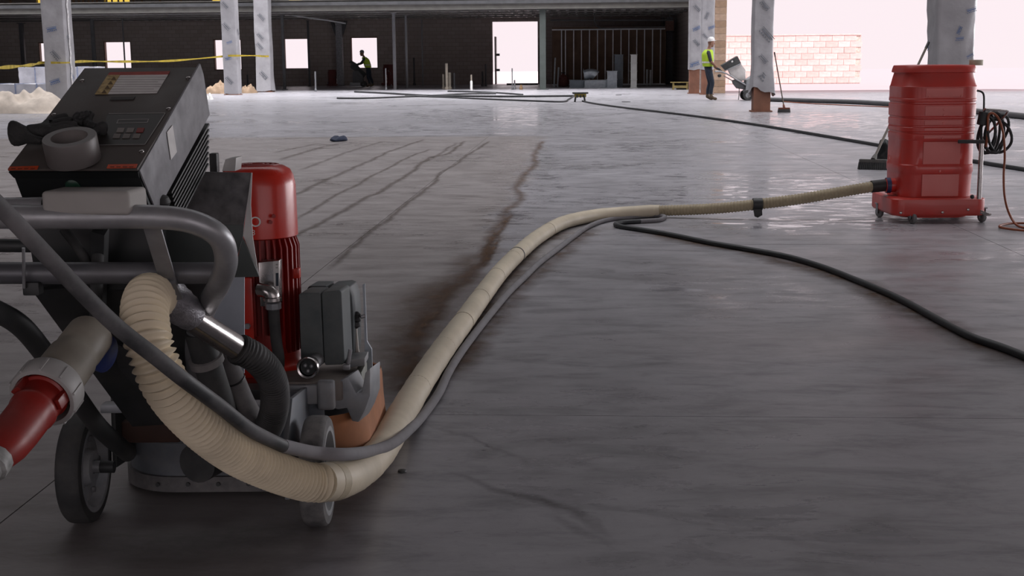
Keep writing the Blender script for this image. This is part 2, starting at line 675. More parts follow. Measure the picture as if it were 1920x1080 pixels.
M_label = mat('pale_label', '#c9c6c4', 0.6, 0.0, 0.08, 40)
M_orange = mat('orange_label', '#b8431b', 0.6, 0.0, 0.2, 60)
M_wood = mat('bare_wood', '#8a6e50', 0.7, 0.0, 0.25, 15)
# ------------------------------------------------------------------ the hall
FLOOR = floor_mat()
M_bed = mat('joint_filler', '#4a4748', 0.9)
M_blockwall = block_mat('dark_block_wall', '#a09590', '#958a84', '#857b76', 0.4, 0.2)
M_ceil = mat('roof_deck', '#6d6c6a', 0.8)
M_plainwall = mat('plain_wall', '#5a5552', 0.9)
M_primer = mat('primed_steel', '#6a6864', 0.6, 0.1, 0.15, 3)
M_darksteel = mat('dark_steel', '#4b4b4d', 0.6, 0.0, 0.2, 5)
M_stud = mat('galvanized_stud', '#c2c4c6', 0.4, 0.2, 0.15, 5)

def slab_box(x0, x1, y0, y1, z0, z1):
    return MB().box(((x0 + x1) / 2, (y0 + y1) / 2, (z0 + z1) / 2), (x1 - x0, y1 - y0, z1 - z0))

XL, XR, YB, YF, YM, XM = -34.0, 24.0, -10.0, 48.2, 70.0, 4.72
floor = structure(MB().prism([(XL, YB, -0.3), (XR, YB, -0.3), (XR, YF + 0.35, -0.3), (XM + 0.3, YF + 0.35, -0.3), (XM + 0.3, YM + 0.3, -0.3), (XL, YM + 0.3, -0.3)], (0, 0, 0.288)).build('floor', M_bed, frame='hall'))
GX = [-1.55 + 4.24 * k for k in range(-3, 5)]
GY = [4.35 + 4.24 * k for k in range(-3, 11)]
gap = 0.0022
proto = None
for i in range(len(GX) - 1):
    for j in range(len(GY) - 1):
        if proto is None:
            proto = MB().box((0, 0, -0.006), (4.24 - 2 * gap, 4.24 - 2 * gap, 0.012)).build('slab', FLOOR, frame='hall')
            s = proto
        else:
            s = proto.copy()
            COL.objects.link(s)
        s.parent = floor
        s.location = ((GX[i] + GX[i + 1]) / 2, (GY[j] + GY[j + 1]) / 2, 0)
for (x0, x1, y0, y1) in ((XL, GX[0] - gap, YB, YM + 0.3), (GX[-1] + gap, XR, YB, YF), (GX[0] + gap, GX[-1] - gap, YB, GY[0] - gap),
                         (GX[0] + gap, XM, GY[-1] + gap, YM + 0.3), (XM, GX[-1] - gap, GY[-1] + gap, YF)):
    s = slab_box(x0, x1, y0, y1, -0.012, 0).build('slab', FLOOR, parent=floor)

def wall_holes(name, axis, at, thick, a0, a1, z0, z1, holes, m):
    """a wall in the plane axis=at with rectangular openings (a-range, z-range), one connected mesh"""
    A = sorted({a0, a1, *[h[0] for h in holes], *[h[1] for h in holes]})
    Z = sorted({z0, z1, *[h[2] for h in holes], *[h[3] for h in holes]})
    A = [a for a in A if a0 <= a <= a1]
    Z = [z for z in Z if z0 <= z <= z1]
    mb = MB()
    def pt(a, z, d):
        return (a, at + d, z) if axis == 'Y' else (at + d, a, z)
    full = lambda i, j: 0 <= i < len(A) - 1 and 0 <= j < len(Z) - 1 and not any(
        h[0] <= (A[i] + A[i + 1]) / 2 <= h[1] and h[2] <= (Z[j] + Z[j + 1]) / 2 <= h[3] for h in holes)
    for i in range(len(A) - 1):
        for j in range(len(Z) - 1):
            if not full(i, j):
                continue
            q = [(A[i], Z[j]), (A[i + 1], Z[j]), (A[i + 1], Z[j + 1]), (A[i], Z[j + 1])]
            mb.add([pt(*p, 0) for p in q], [(0, 1, 2, 3)])
            mb.add([pt(*p, thick) for p in q], [(3, 2, 1, 0)])
            for k, (di, dj) in enumerate(((0, -1), (1, 0), (0, 1), (-1, 0))):
                if not full(i + di, j + dj):
                    a, b = q[k], q[(k + 1) % 4]
                    mb.add([pt(*a, 0), pt(*b, 0), pt(*b, thick), pt(*a, thick)], [(0, 1, 2, 3)])
    return structure(mb.build(name, m, frame='hall', merge=1e-4))

def hole(px0, px1, py0, py1, Y=YM):
    a, b = WY(px0, py1, Y), WY(px1, py0, Y)
    return (a.x, b.x, max(0.0, a.z), b.z)
win_px = [(533, 580, 71, 130), (658, 708, 69, 129), (402, 452, 73, 132), (197, 245, 77, 132), (74, 122, 79, 122)]
up_px = [(195, 242, -16, 4), (68, 81, -14, 8), (396, 412, -12, 2), (540, 566, -12, 2)]
door_h = hole(924, 1008, 40, 158)
door_h = (door_h[0], door_h[1], 0.0, door_h[3])
holes = [hole(*p) for p in win_px] + [hole(*p) for p in up_px] + [door_h]
wall_holes('wall_back', 'Y', YM, 0.3, XL, XM, 0.0, 9.0, holes, M_blockwall)
wall_holes('wall_left', 'X', XL - 0.3, 0.3, YB, YM, 0.0, 9.0, [], M_plainwall)
wall_holes('wall_right', 'X', XR, 0.3, YB, YF, 0.0, 9.0, [(-4, 8, 0, 4.6), (10, 22, 0, 4.6), (24, 36, 0, 4.6), (38, 46, 0, 4.6)], M_plainwall)  # open bays added to let light in from the right
wall_holes('wall_behind', 'Y', YB - 0.3, 0.3, XL, XR, 0.0, 9.0, [(-16, 0, 0, 4.6), (2, 20, 0, 4.6)], M_plainwall)  # openings added to go with the rear fill light
wall_holes('wall_front', 'Y', YF, 0.35, 5.1, XR, 0.0, 9.0, [(5.1, XR - 0.6, 0.0, 7.0)], M_plainwall)
wall_holes('wall_side', 'X', XM, 0.3, YF + 0.35, YM, 0.0, 9.0, [], M_blockwall)
structure(MB().prism([(XL, YB, 9), (XR, YB, 9), (XR, YF + 0.35, 9), (XM + 0.3, YF + 0.35, 9), (XM + 0.3, YM + 0.3, 9), (XL, YM + 0.3, 9)], (0, 0, 0.3)).build('ceiling', M_ceil, frame='hall'))
M_frame = mat('rough_window_buck', '#6a5247', 0.8)
# bucks around the window openings; the openings themselves are unglazed
for n, h in enumerate(holes[:5]):
    w = MB()
    t = 0.05
    a0, a1, z0, z1 = h
    pr = [(a0, z0), (a1, z0), (a1, z1), (a0, z1)]
    pi = [(a0 + t, z0 + t), (a1 - t, z0 + t), (a1 - t, z1 - t), (a0 + t, z1 - t)]
    for k in range(4):
        o1, o2, i1, i2 = pr[k], pr[(k + 1) % 4], pi[k], pi[(k + 1) % 4]
        w.hexa([(o1[0], YM + 0.02, o1[1]), (o2[0], YM + 0.02, o2[1]), (i2[0], YM + 0.02, i2[1]), (i1[0], YM + 0.02, i1[1])],
               [(o1[0], YM + 0.28, o1[1]), (o2[0], YM + 0.28, o2[1]), (i2[0], YM + 0.28, i2[1]), (i1[0], YM + 0.28, i1[1])])
    structure(w.build('window_%d' % (n + 1), M_frame, frame='hall'))
# yellow film stapled over the upper openings
M_film = film_mat('yellow_film', '#f4ea9a', 0.9)
for n, h in enumerate(holes[5:9]):
    structure(slab_box(h[0], h[1], YM + 0.24, YM + 0.25, h[2], h[3]).build('window_%d' % (n + 6), M_film, frame='hall'))

# back door leaf standing open against the left jamb
d0 = WY(926, 158, YM)
M_door = mat('door_leaf', '#4c4240', 0.6)
dr = MB().box((door_h[0] + 0.12, YM + 0.75, 1.25), (0.06, 0.9, 2.5)).build('door_1', M_door, frame='hall', bevel=0.005)
structure(dr)
for zz in (0.75, 1.55):
    MB().box((door_h[0] + 0.26, YM + 0.34, zz), (0.2, 0.05, 0.12)).build('door_bracket', M_darksteel, parent=dr)

# ---- outside: yard and the block wall across it
M_yard = mat('yard_concrete', '#b3a3a7', 0.9, 0, 0.02, 0.8)
structure(slab_box(XM + 0.3, 120, YF + 0.35, 160, -0.3, -0.03).build('ground', M_yard, frame='hall'))
structure(slab_box(-120, XM + 0.3, YM + 0.3, 160, -0.3, -0.03).build('ground_behind', mat('brightened_yard', '#f3e8ea', 0.9, 0, 0.02, 0.8), frame='hall'))  # brightness painted in: paler than the yard to offset the building's shadow
structure(slab_box(XR + 0.3, 120, -60, YF + 0.35, -0.3, -0.03).build('ground_beside', M_yard, frame='hall'))
structure(slab_box(-120, XR + 0.3, -60, YB - 0.3, -0.3, -0.03).build('ground_before', M_yard, frame='hall'))
Y_W = 67.0
XE = WY(1612, 150, Y_W).x
M_mortar = mat('yard_mortar', '#d3c0b6', 0.9)
bw, bh = 0.6, 0.295
yw = thing('yard_wall', 'pink block wall standing in the glare outside the big opening', 'wall', (14, Y_W, 0), 'hall')
slab_box(XM + 0.35, XE, Y_W + 0.03, Y_W + 0.3, -0.05, 8 * bh).build('mortar_core', M_mortar, parent=yw)
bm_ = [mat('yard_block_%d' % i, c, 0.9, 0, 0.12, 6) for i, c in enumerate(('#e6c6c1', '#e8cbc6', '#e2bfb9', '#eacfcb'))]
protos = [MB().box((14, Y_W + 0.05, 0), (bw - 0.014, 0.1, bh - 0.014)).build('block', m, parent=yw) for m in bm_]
nb = 0
for r in range(8):
    x = XM + 0.4 + (0 if r % 2 else -bw / 2)
    while x + bw < XE + 0.31:
        if x > XM + 0.36:
            k = random.choice((0, 0, 1, 1, 2, 3))
            b = protos[k] if nb < 4 else protos[k].copy()
            if nb < 4:
                b = protos[nb]
            else:
                COL.objects.link(b)
                b.parent = yw
            b.location = (x + bw / 2 - 14, random.uniform(-0.006, 0.006), (r + 0.5) * bh)
            nb += 1
        x += bw
slab_box(XM + 0.35, XE, Y_W - 0.02, Y_W + 0.34, 8 * bh, 8 * bh + 0.06).build('coping', bm_[1], parent=yw)

# masonry pier at the near edge of the opening
p0, p1 = WY(1337, 172, 48.4), WY(1358, 172, 48.4)
pier = thing('masonry_pier', 'tan block pier at the left edge of the big opening', 'pier', ((p0.x + p1.x) / 2, 48.3, 0), 'hall')
M_pier = [mat('pier_block_%d' % i, c, 0.9, 0, 0.15, 8) for i, c in enumerate(('#a58a74', '#9a7f69', '#ad937f'))]
pw = p1.x - p0.x
slab_box(p0.x + 0.01, p1.x - 0.01, 48.12, 48.55, 0, 7.0).build('mortar_core', M_mortar, parent=pier)
pp = [MB().box(((p0.x + p1.x) / 2, 48.3, 0), (pw, 0.45, 0.224)).build('block', m, parent=pier) for m in M_pier]
for k in range(30):
    b = pp[k] if k < 3 else pp[k % 3].copy()
    if k >= 3:
        COL.objects.link(b)
        b.parent = pier
    b.location = (0, random.uniform(-0.005, 0.005), 0.117 + 0.234 * k)

# ------------------------------------------------------------------ mezzanine along the back
YBM = 56.2
beam = MB()
zb, zt = 3.37, 3.83
prof = [(-0.11, zb), (0.11, zb), (0.11, zb + 0.025), (0.012, zb + 0.025), (0.012, zt - 0.025), (0.11, zt - 0.025), (0.11, zt), (-0.11, zt), (-0.11, zt - 0.025), (-0.012, zt - 0.025), (-0.012, zb + 0.025), (-0.11, zb + 0.025)]
mez = thing('mezzanine', 'dark steel mezzanine floor over the back of the hall', 'mezzanine', (-14, YBM, 0), 'hall')
beam.prism([(XL + .02, YBM + a, z) for a, z in prof], (XM - XL - .04, 0, 0)).build('edge_beam', M_primer, parent=mez)
slab_box(XL + .02, XM - .02, YBM - 0.1, YM - .02, 3.60, 3.74).build('deck', M_darksteel, parent=mez)
M_rib = mat('deck_rib_metal', '#eeeeee', 0.5, 0.0, 0.04, 3)
rp = None
for k in range(68):
    x = XM - 0.25 - k * 0.44
    if rp is None:
        rp = MB().prism([(x - 0.07, YBM + 0.15, 3.60), (x + 0.07, YBM + 0.15, 3.60), (x + 0.045, YBM + 0.15, 3.47), (x - 0.045, YBM + 0.15, 3.47)], (0, YM - YBM - 0.2, 0)).build('deck_rib', M_rib, parent=mez)
    else:
        r = rp.copy()
        COL.objects.link(r)
        r.parent = mez
        r.location.x = -k * 0.44
M_joist = mat('joist_steel', '#5d5a57', 0.5, 0.3, 0.2, 4)
for yj in (58.8, 61.6, 64.4, 67.2):
    slab = slab_box(XL + .02, XM - .02, yj - 0.05, yj + 0.05, 3.40, 3.47)
    slab.build('joist', M_joist, parent=mez)
# railing-height studs on the mezzanine floor seen above the beam
M_upstud = mat('upper_stud', '#8a6a4e', 0.7, 0, 0.3, 3)
for k, px in enumerate((20, 138, 148, 156, 166, 174, 182, 200, 210, 222, 232, 250, 266, 300, 340)):
    a = WY(px, 4, 63.0)
    MB().box((a.x, 63.0, 4.5), (0.07, 0.05, 1.52)).build('upper_stud', M_upstud, parent=mez)

# posts that carry it (pixel column, foot row, width in m, top z)
def steel_post(px, foot, wd, m, label, shape='tube', ztop=3.36):
    b = WG(px, foot)
    t = thing('steel_post', label, 'post', b, 'hall')
    mb = MB()
    if shape == 'wide':
        h = wd / 2
        pf = [(-h, -h), (h, -h), (h, -h + 0.03), (0.02, -h + 0.03), (0.02, h - 0.03), (h, h - 0.03), (h, h), (-h, h), (-h, h - 0.03), (-0.02, h - 0.03), (-0.02, -h + 0.03), (-h, -h + 0.03)]
        mb.prism([(b.x + x, b.y + y, 0.02) for x, y in pf], (0, 0, ztop - 0.02))
    else:
        mb.box((b.x, b.y, ztop / 2 + 0.01), (wd, wd, ztop - 0.02))
    mb.build('shaft', m, parent=t, bevel=0.008 if shape != 'wide' else 0)
    MB().box((b.x, b.y, 0.011), (wd * 1.9, wd * 1.9, 0.022)).build('base_plate', m, parent=t)
    MB().box((b.x, b.y, ztop - 0.02), (wd * 1.7, wd * 1.7, 0.03)).build('cap_plate', m, parent=t)
    return t
M_post = mat('grey_post', '#77777a', 0.45, 0.4, 0.15, 3)
M_postgreen = mat('green_grey_post', '#4c524f', 0.55, 0.1, 0.15, 3)
for px, ft, wd, m, lb, sh in (
        (741, 168, 0.13, M_post, 'slim grey steel post left of the white doorway, nearest and tallest of its three', 'tube'),
        (763.5, 165, 0.10, M_post, 'slim grey steel post, the middle one of three left of the white doorway', 'tube'),
        (793, 160.5, 0.07, M_post, 'thinnest grey steel post, the right one of three left of the white doorway', 'tube'),
        (1018, 168, 0.26, M_postgreen, 'wide green-grey steel post just right of the white doorway', 'wide'),
        (534, 168, 0.12, M_darksteel, 'dark post at the left side of the window nearest the wrapped columns', 'tube'),
        (581, 162, 0.10, M_darksteel, 'dark post at the right side of the window nearest the wrapped columns', 'tube'),
        (180.5, 168, 0.16, M_darksteel, 'dark grey post between the leftmost two windows, behind the control box', 'tube'),
        (237, 168, 0.06, M_darksteel, 'thin dark post crossing the window above the control box', 'tube'),
        (310, 162, 0.05, M_post, 'thin bright post between the control box and the wrapped columns', 'tube'),
        (48, 166, 0.2, M_darksteel, 'dark post at the far left beside the white pallets', 'tube'),
        (61, 163, 0.12, M_stud, 'pale lit post at the far left between dark post and window', 'tube')):
    steel_post(px, ft, wd, m, lb, sh)

# wall pilasters with knee braces
def pilaster(px, foot, wd, label, m):
    b = WG(px, foot)
    t = thing('braced_column', label, 'column', b, 'hall')
    MB().box((b.x, b.y, 1.68), (wd, wd, 3.34)).build('shaft', m, parent=t, bevel=0.01)
    for s in (-1, 1):
        MB().hexa([(b.x + s * wd / 2, b.y - 0.06, 2.5), (b.x + s * (wd / 2 + 0.28), b.y - 0.06, 3.36), (b.x + s * (wd / 2 + 0.1), b.y - 0.06, 3.36), (b.x + s * wd / 2, b.y - 0.06, 2.95)],
                  [(b.x + s * wd / 2, b.y + 0.06, 2.5), (b.x + s * (wd / 2 + 0.28), b.y + 0.06, 3.36), (b.x + s * (wd / 2 + 0.1), b.y + 0.06, 3.36), (b.x + s * wd / 2, b.y + 0.06, 2.95)]).build('knee_brace', M_darksteel, parent=t)
    MB().box((b.x, b.y, 0.02), (wd * 1.3, wd * 1.3, 0.04)).build('base_plate', M_darksteel, parent=t)
pilaster(639, 160.5, 0.34, 'pale column with dark knee braces beside the worker at the window', mat('pale_column', '#8f8f93', 0.6))
pilaster(1254.5, 157, 0.34, 'dark braced column at the right end of the stud wall', mat('dim_column', '#707074', 0.6))

# conduits under the mezzanine
def conduit(pts, r, m, label, name='ceiling_conduit'):
    P = [WY(*p) for p in pts]
    o = MB().tube(spline(P, 0.12), r, 8).build(name, m, base=P[0], frame='hall')
    return tag(o, label, 'conduit')
conduit([(538, 27, 62), (575, 33, 62.5), (612, 38, 63), (648, 44, 63.5)], 0.035, M_stud, 'bright slanting conduit under the mezzanine above the left window')
conduit([(1114, 24, 63), (1114.5, 36, 63), (1116, 44, 63), (1121, 50, 63), (1130, 52.5, 63), (1180, 52, 63), (1246, 50, 63)], 0.03, M_darksteel, 'dark bent conduit above the stud wall')
conduit([(1032, 38, 63.5), (1140, 38, 63.5), (1262, 38, 63.5)], 0.035, M_darksteel, 'straight dark conduit high above the stud wall')

# ---- metal stud wall with leaning studs and duct pieces
ys = 66.0
sw = thing('stud_wall', 'open metal stud wall at the back right of the hall', 'stud wall', (WY(1145, 158, ys).x, ys, 0), 'hall')
a, b = WY(1035, 56, ys), WY(1249, 56, ys)
MB().box(((a.x + b.x) / 2, ys, a.z), (b.x - a.x, 0.09, 0.06)).build('top_track', M_stud, parent=sw)
MB().box(((a.x + b.x) / 2, ys, 0.03), (b.x - a.x, 0.09, 0.06)).build('bottom_track', M_stud, parent=sw)
for px in (1052.8, 1060, 1075.5, 1090, 1105, 1120, 1134.6, 1149, 1164, 1178.7, 1193.5, 1208, 1223, 1238):
    x = WY(px, 110, ys).x
    MB().prism([(x - 0.02, ys - 0.045, 0.05), (x + 0.03, ys - 0.045, 0.05), (x + 0.03, ys - 0.03, 0.05), (x, ys - 0.03, 0.05), (x, ys + 0.03, 0.05), (x + 0.03, ys + 0.03, 0.05), (x + 0.03, ys + 0.045, 0.05), (x - 0.02, ys + 0.045, 0.05)],
               (0, 0, a.z - 0.06)).build('stud', M_stud, parent=sw)
# dark sheathing behind some studs
M_sheath = mat('brown_sheathing', '#6a5446', 0.9, 0, 0.2, 2)
MB().box(((a.x + b.x) / 2, ys + 0.12, 1.45), (b.x - a.x, 0.02, 2.8)).build('sheathing', M_sheath, parent=sw)
bx_ = WY(1255.5, 58, 64)
tag(MB().box((bx_.x, 64, bx_.z + 0.27), (0.4, 0.3, 0.52)).build('junction_box', mat('rusty_box', '#5a3c33', 0.7), base=(bx_.x, 64, bx_.z), frame='hall', bevel=0.01), 'rusty brown box hung high at the right end of the stud wall', 'box')
MB().cyl((bx_.x, 64, bx_.z + 0.5), (bx_.x, 64, 3.62), 0.03, n=8).build('hanger_rod', M_darksteel, parent=bpy.data.objects['junction_box'])
for k, (px, ft) in enumerate(((1274, 155), (1278.5, 156), (1283, 156))):
    q = WG(px, ft)
    tag(MB().cyl((q.x, q.y, 0), (q.x, q.y, 2.95), 0.035, n=8).build('riser_pipe', M_post, base=q, frame='hall'),
        ('leftmost', 'middle', 'rightmost')[k] + ' of three pale riser pipes left of the twin wrapped columns', 'pipe')
q = WG(1287, 158)
P = [(q.x, q.y, 0.0), (q.x - 0.05, q.y, 0.7), (q.x + 0.06, q.y, 1.4), (q.x + 0.0, q.y, 2.2), (q.x + 0.06, q.y, 3.3)]
tag(MB().tube(spline(P, 0.1), 0.02, 6).build('hanging_cable', M_white, base=q, frame='hall'), 'thin white cable hanging beside the twin wrapped columns', 'cable')

def duct_box(px0, px1, top, foot, label, dep=0.5, rows=0, m=M_galv, name='duct_section', ydepth=None):
    q0, q1 = WG(px0, foot), WG(px1, foot)
    y = ydepth or (q0.y + q1.y) / 2
    s = y / ((q0.y + q1.y) / 2)
    x0, x1 = q0.x * s, q1.x * s
    z = WY((px0 + px1) / 2, top, y).z
    t = thing(name, label, 'duct', ((x0 + x1) / 2, y, 0), 'hall')
    MB().box(((x0 + x1) / 2, y + dep / 2, z / 2), (x1 - x0, dep, z)).build('body', m, parent=t, bevel=0.01)
    n = rows or 1
    for k in range(n + 1):
        MB().box(((x0 + x1) / 2, y + dep / 2, min(max(z * k / n, 0.02), z - 0.015)), (x1 - x0 + 0.05, dep + 0.05, 0.028)).build('flange', m, parent=t)
    return t
M_duct2 = mat('dull_duct', '#6e757c', 0.5, 0.6, 0.15, 4)
M_duct3 = mat('pale_panel', '#b6b6b4', 0.7, 0.0, 0.1, 4)
duct_box(1064, 1095, 104, 158, 'tall pale sheet-metal duct stack at the left of the duct pieces', 0.5, 4, M_galv)
duct_box(1096, 1139, 150, 165, 'low row of galvanized duct on the floor below the round elbow', 0.7, 1, M_galv)
duct_box(1138.5, 1157, 133, 165, 'squat bright duct box in the middle of the duct pieces', 0.6, 2, M_galv)
duct_box(1152, 1168, 102, 163, 'tall dark duct standing behind the squat bright box', 0.5, 4, M_duct2)
duct_box(1182.5, 1194, 102, 165, 'tall narrow pale duct standing alone at the right', 0.35, 4, M_duct3)
duct_box(1068, 1096, 150, 165, 'dark duct section on the floor under the tall pale stack', 0.6, 1, M_duct2)
# round elbow lying on the row
y_ = (WG(1096, 165).y + WG(1139, 165).y) / 2 + 0.35
z0 = WY(1117.5, 150, y_ - 0.35).z - 0.03
el = thing('duct_elbow', 'round shiny duct elbow lying on the low duct row', 'duct', (WY(1107, 149, y_).x, y_, z0), 'hall')
cx = WY(1107, 149, y_).x
MB().tube(spline([(cx - 0.28, y_, z0 + 0.24), (cx - 0.05, y_, z0 + 0.30), (cx + 0.15, y_, z0 + 0.29), (cx + 0.25, y_, z0 + 0.22)], 0.05), 0.22, 20).build('elbow', M_galv, parent=el)
MB().lathe([(0.2, 0), (0.24, 0), (0.24, 0.03), (0.2, 0.03)], (cx - 0.30, y_, z0 + 0.29), (1, 0, 0.1), 20, loop=True).build('collar', M_galv, parent=el)
q = WG(1056, 162)
t = thing('gas_canister', 'dull red canister beside the green-grey post', 'canister', q, 'hall')
MB().lathe([(0.05, 0), (0.26, 0.02), (0.28, 0.2), (0.27, 0.42), (0.16, 0.52), (0.08, 0.56), (0.06, 0.62)], q, n=16).build('body', mat('dull_red', '#5a2d28', 0.6), parent=t)
MB().box((q.x, q.y, 0.64), (0.2, 0.06, 0.05)).build('handle', M_black, parent=t)
q = WG(1039, 163)
for k, (dx, hh) in enumerate(((0, 1.35), (0.16, 0.9))):
    tag(MB().cyl((q.x + dx, q.y, 0), (q.x + dx + 0.05, q.y + 0.2, hh), 0.04, n=8).build('leaning_pipe', M_galv, base=(q.x + dx, q.y, 0), frame='hall'),
        ('taller', 'shorter')[k] + ' grey pipe leaning behind the green-grey post', 'pipe')
for k, (px, tp) in enumerate(((1213, 130), (1219.5, 131))):
    q = WG(px, 160)
    tag(MB().cyl((q.x, q.y, 0), (q.x, q.y, WY(px, tp, q.y).z), 0.05, n=8).build('pipe_stub', M_stud, base=q, frame='hall'),
        ('left', 'right') [k] + ' of two pale pipe stubs right of the lone pale duct', 'pipe')
# yellow crate with timber under the twin columns
q = WG(1275, 168)
ct = thing('timber_crate', 'low yellow crate of scrap timber left of the twin wrapped columns', 'crate', q, 'hall')
M_yel = mat('yellow_lumber', '#8a7a4a', 0.7, 0, 0.3, 6)
for sx in (-0.28, 0.28):
    for sy in (-0.15, 0.15):
        MB().box((q.x + sx, q.y + sy, 0.14), (0.06, 0.06, 0.28)).build('leg', M_yel, parent=ct)
MB().box((q.x, q.y, 0.295), (0.78, 0.42, 0.03)).build('top_board', M_yel, parent=ct)
MB().box((q.x, q.y - 0.16, 0.12), (0.56, 0.03, 0.1)).build('side_board', M_yel, parent=ct)
MB().box((q.x + 0.1, q.y + 0.0, 0.05), (0.5, 0.2, 0.09)).build('scrap', M_dark, parent=ct)

# pipe stub-ups on the left of the doorway
M_pvc = mat('dull_pvc', '#8d8478', 0.6, 0, 0.15, 6)
for px, tp, ft, r, m, lb in (
        (838, 119, 168, 0.06, M_pvc, 'tallest dull pipe stub of the bundle left of the doorway'),
        (831.5, 139, 167, 0.05, M_pvc, 'short leftmost pipe stub of the bundle left of the doorway'),
        (843.5, 136, 167.5, 0.06, M_pvc, 'short right pipe stub of the bundle left of the doorway'),
        (852, 137, 167, 0.035, M_darksteel, 'thin dark pipe stub right of the bundle'),
        (884, 140, 169, 0.035, M_pvc, 'thin pipe stub with a white foot, between bundle and doorway'),
        (905, 134, 162, 0.05, M_darksteel, 'dark pipe stub nearest the left jamb, left one'),
        (911, 120, 162, 0.04, M_darksteel, 'taller dark pipe stub nearest the left jamb'),
        (960.5, 128, 168, 0.025, M_post, 'thin pale pipe stub standing in the doorway glare, left one'),
        (965, 150, 168, 0.04, M_post, 'short pale pipe stub standing in the doorway glare, right one'),
        (977, 159, 168, 0.05, M_wood, 'stumpy brown pipe stub in front of the doorway'),
        (724, 128, 169, 0.03, M_post, 'thin pale pipe stub left of the tallest slim post'),
        (777, 108, 160, 0.05, M_darksteel, 'tall dark pipe stub between the two thin grey posts'),
        (592, 134, 172, 0.035, M_post, 'thin pale pipe stub right of the window nearest the wrapped columns'),
        (465, 140, 164, 0.04, M_darksteel, 'dark pipe stub between the two nearer wrapped columns')):
    q = WG(px, ft)
    t = thing('pipe_stub', lb, 'pipe', q, 'hall')
    zt_ = WY(px, tp, q.y).z
    MB().lathe([(r, 0), (r, zt_), (r * 0.8, zt_), (r * 0.8, zt_ - 0.05)], q, n=10).build('pipe', m, parent=t)
    MB().lathe([(r * 1.5, 0), (r * 1.5, 0.1 if 'white foot' not in lb else 0.36), (r, 0.12 if 'white foot' not in lb else 0.4)], q, n=10).build('sleeve', M_white if 'white foot' in lb else m, parent=t)
q0, q1 = WG(950, 159.5), WG(1008, 159.5)
tag(slab_box(q0.x, q1.x, q0.y - 0.1, q0.y + 0.1, 0, 0.09).build('threshold_beam', M_darksteel, base=(q0.x, q0.y, 0), frame='hall', bevel=0.01), 'dark beam lying across the doorway threshold', 'beam')

